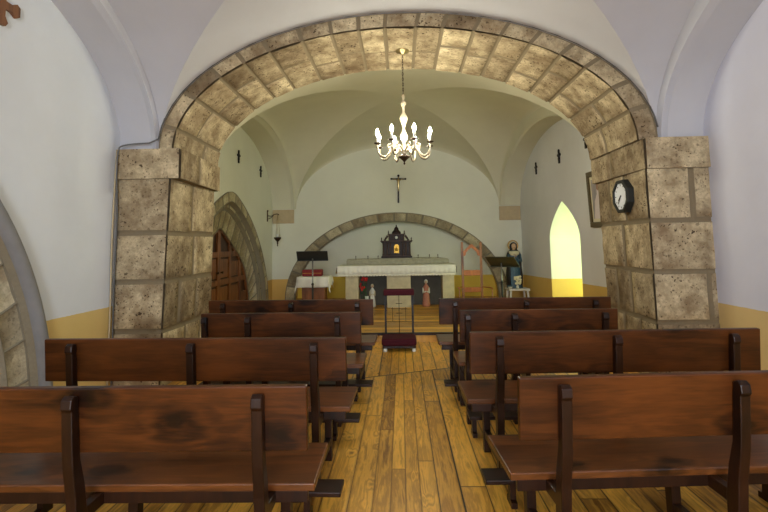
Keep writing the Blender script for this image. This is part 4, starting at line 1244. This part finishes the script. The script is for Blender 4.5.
m.lathe([(.022, .11), (.030, .15), (.018, .19), (.016, .25), (.034, .30), (.042, .34), (.024, .38), (.014, .42), (.02, .45), (.034, .49), (.046, .53), (.036, .57), (.018, .60), (.012, .65), (.026, .69), (.034, .71), (.022, .74), (.010, .76), (.018, .79), (.004, .83)], (0, 0, 0), M['crystal'], 20)
m.build('stem', parent=cd)
NARM = 8
for i in range(NARM):
    a = 2*PI*i/NARM + .35
    r = .315; ztip = .235
    c_, s_ = math.cos(a), math.sin(a)
    path = [(.02, .15), (.07, .185), (.115, .205), (.15, .18), (.18, .135), (.215, .095), (.255, .085), (.295, .11), (.315, .16), (.318, .215)]
    path = smooth_curve(path, 3)
    arm_ = MB(); arm_.tube([(p*c_, p*s_, z) for p, z in path], [.011]*len(path), M['crystal'], 8)
    sc_ = smooth_curve([(.12, .20), (.16, .235), (.195, .215), (.185, .185), (.165, .195)], 3)
    arm_.tube([(p*c_, p*s_, z) for p, z in sc_], .006, M['crystal'], 6)
    arm_.tube([(p*c_, p*s_, z-.013) for p, z in path[9:]], .0045, M['bronze'], 6)
    ao_ = arm_.build('arm', parent=cd)
    x, y = .318*c_, .318*s_
    m = MB(); m.lathe([(.010, 0), (.036, .012), (.040, .02), (.014, .018)], (x, y, .215), M['bronze'], 14); m.build('drip_pan', parent=ao_)
    m = MB(); m.lathe([(.012, 0), (.013, .06), (.012, .085)], (x, y, .235), M['porcelain'], 12); m.build('candle_tube', parent=ao_)
    m = MB(); m.lathe([(.008, 0), (.016, .015), (.0195, .032), (.016, .052), (.007, .072), (.001, .082)], (x, y, .318), M['bulb'], 12); m.build('bulb', parent=ao_)

# ------------------------------------------------------------------ cables
cpts = [(NL+.028, YF-.045, .02), (NL+.025, YF-.05, 1.0), (NL+.03, YF-.045, 1.7), (NL+.035, YF-.08, 2.06), (NL+.05, YF-.10, 2.35), (NL+.10, YF-.085, 2.43), (-2.55, YF-.06, 2.455)]
m = MB(); path = smooth_curve(cpts, 5)
ex2 = [(EX - (EA+.0)*math.cos(PI*(i/40.)) , YF-.022, AZ + .01 + (ER+.0)*math.sin(PI*(i/40.))) for i in range(1, 40)]
m.tube(path + ex2, .008, M['cable'], 7)
o_ = m.build('electrical_cable'); tag(o_, 'thin grey electrical cable running up the left pier and along the stone arch', 'cable')
m = MB(); m.tube(smooth_curve([(NL+.012, YF-.085, .02), (NL+.012, YF-.08, .8), (NL+.012, YF-.09, 1.4), (NL+.012, YF-.075, 2.0), (NL+.02, YF-.07, 2.30)], 6), .009, M['cable_y'], 7)
o_ = m.build('electrical_cable'); tag(o_, 'beige electrical cable pinned to the left nave wall beside the stone pier', 'cable')

# ------------------------------------------------------------------ light
def area(name, loc, rot, sx_, sy_, power, color):
    l = bpy.data.lights.new(name, 'AREA'); l.shape = 'RECTANGLE'; l.size = sx_; l.size_y = sy_; l.energy = power; l.color = color
    o_ = bpy.data.objects.new(name, l); COL.objects.link(o_); o_.location = loc; o_.rotation_euler = rot
    return o_
# unseen fill added behind the viewer: area light at the added window, point light
area('nave_rear_fill', (.1, YN+.05, 1.95), (R(90), 0, 0), 1.4, 2.0, 235, (.86, .91, 1.0))
def lamp(name, loc, power, color, r=.12):
    l = bpy.data.lights.new(name, 'POINT'); l.energy = power; l.color = color; l.shadow_soft_size = r
    o_ = bpy.data.objects.new(name, l); COL.objects.link(o_); o_.location = loc
lamp('nave_fill', (0, -2.9, 2.7), 8, (.95, .95, 1.0), .25)  # added fill light, no lamp stands here
wd = bpy.data.worlds.new('w'); scene.world = wd; wd.use_nodes = True
wd.node_tree.nodes['Background'].inputs[0].default_value = (.5, .6, .7, 1); wd.node_tree.nodes['Background'].inputs[1].default_value = .3

# ------------------------------------------------------------------ camera
cam = bpy.data.cameras.new('camera'); co = bpy.data.objects.new('camera', cam); COL.objects.link(co)
F = 470.; cam.sensor_width = 36; cam.lens = F/768*36
pitch, yaw, roll = R(5), R(2), R(.9)
fw = Vector((-math.sin(yaw)*math.cos(pitch), math.cos(yaw)*math.cos(pitch), math.sin(pitch)))
rt = fw.cross(Vector((0, 0, 1))).normalized(); up = rt.cross(fw)
r2 = rt*math.cos(roll) - up*math.sin(roll); u2 = rt*math.sin(roll) + up*math.cos(roll)
mw = Matrix(((r2.x, u2.x, -fw.x, 0), (r2.y, u2.y, -fw.y, 0), (r2.z, u2.z, -fw.z, 1.4), (0, 0, 0, 1)))
co.matrix_world = mw
cam.shift_y = (201.88 - 256)/768
cam.clip_start = .05
scene.camera = co
scene.view_settings.view_transform = 'Standard'; scene.view_settings.look = 'None'
scene.view_settings.gamma = 1; scene.view_settings.use_curve_mapping = False
scene.view_settings.exposure = 0.42
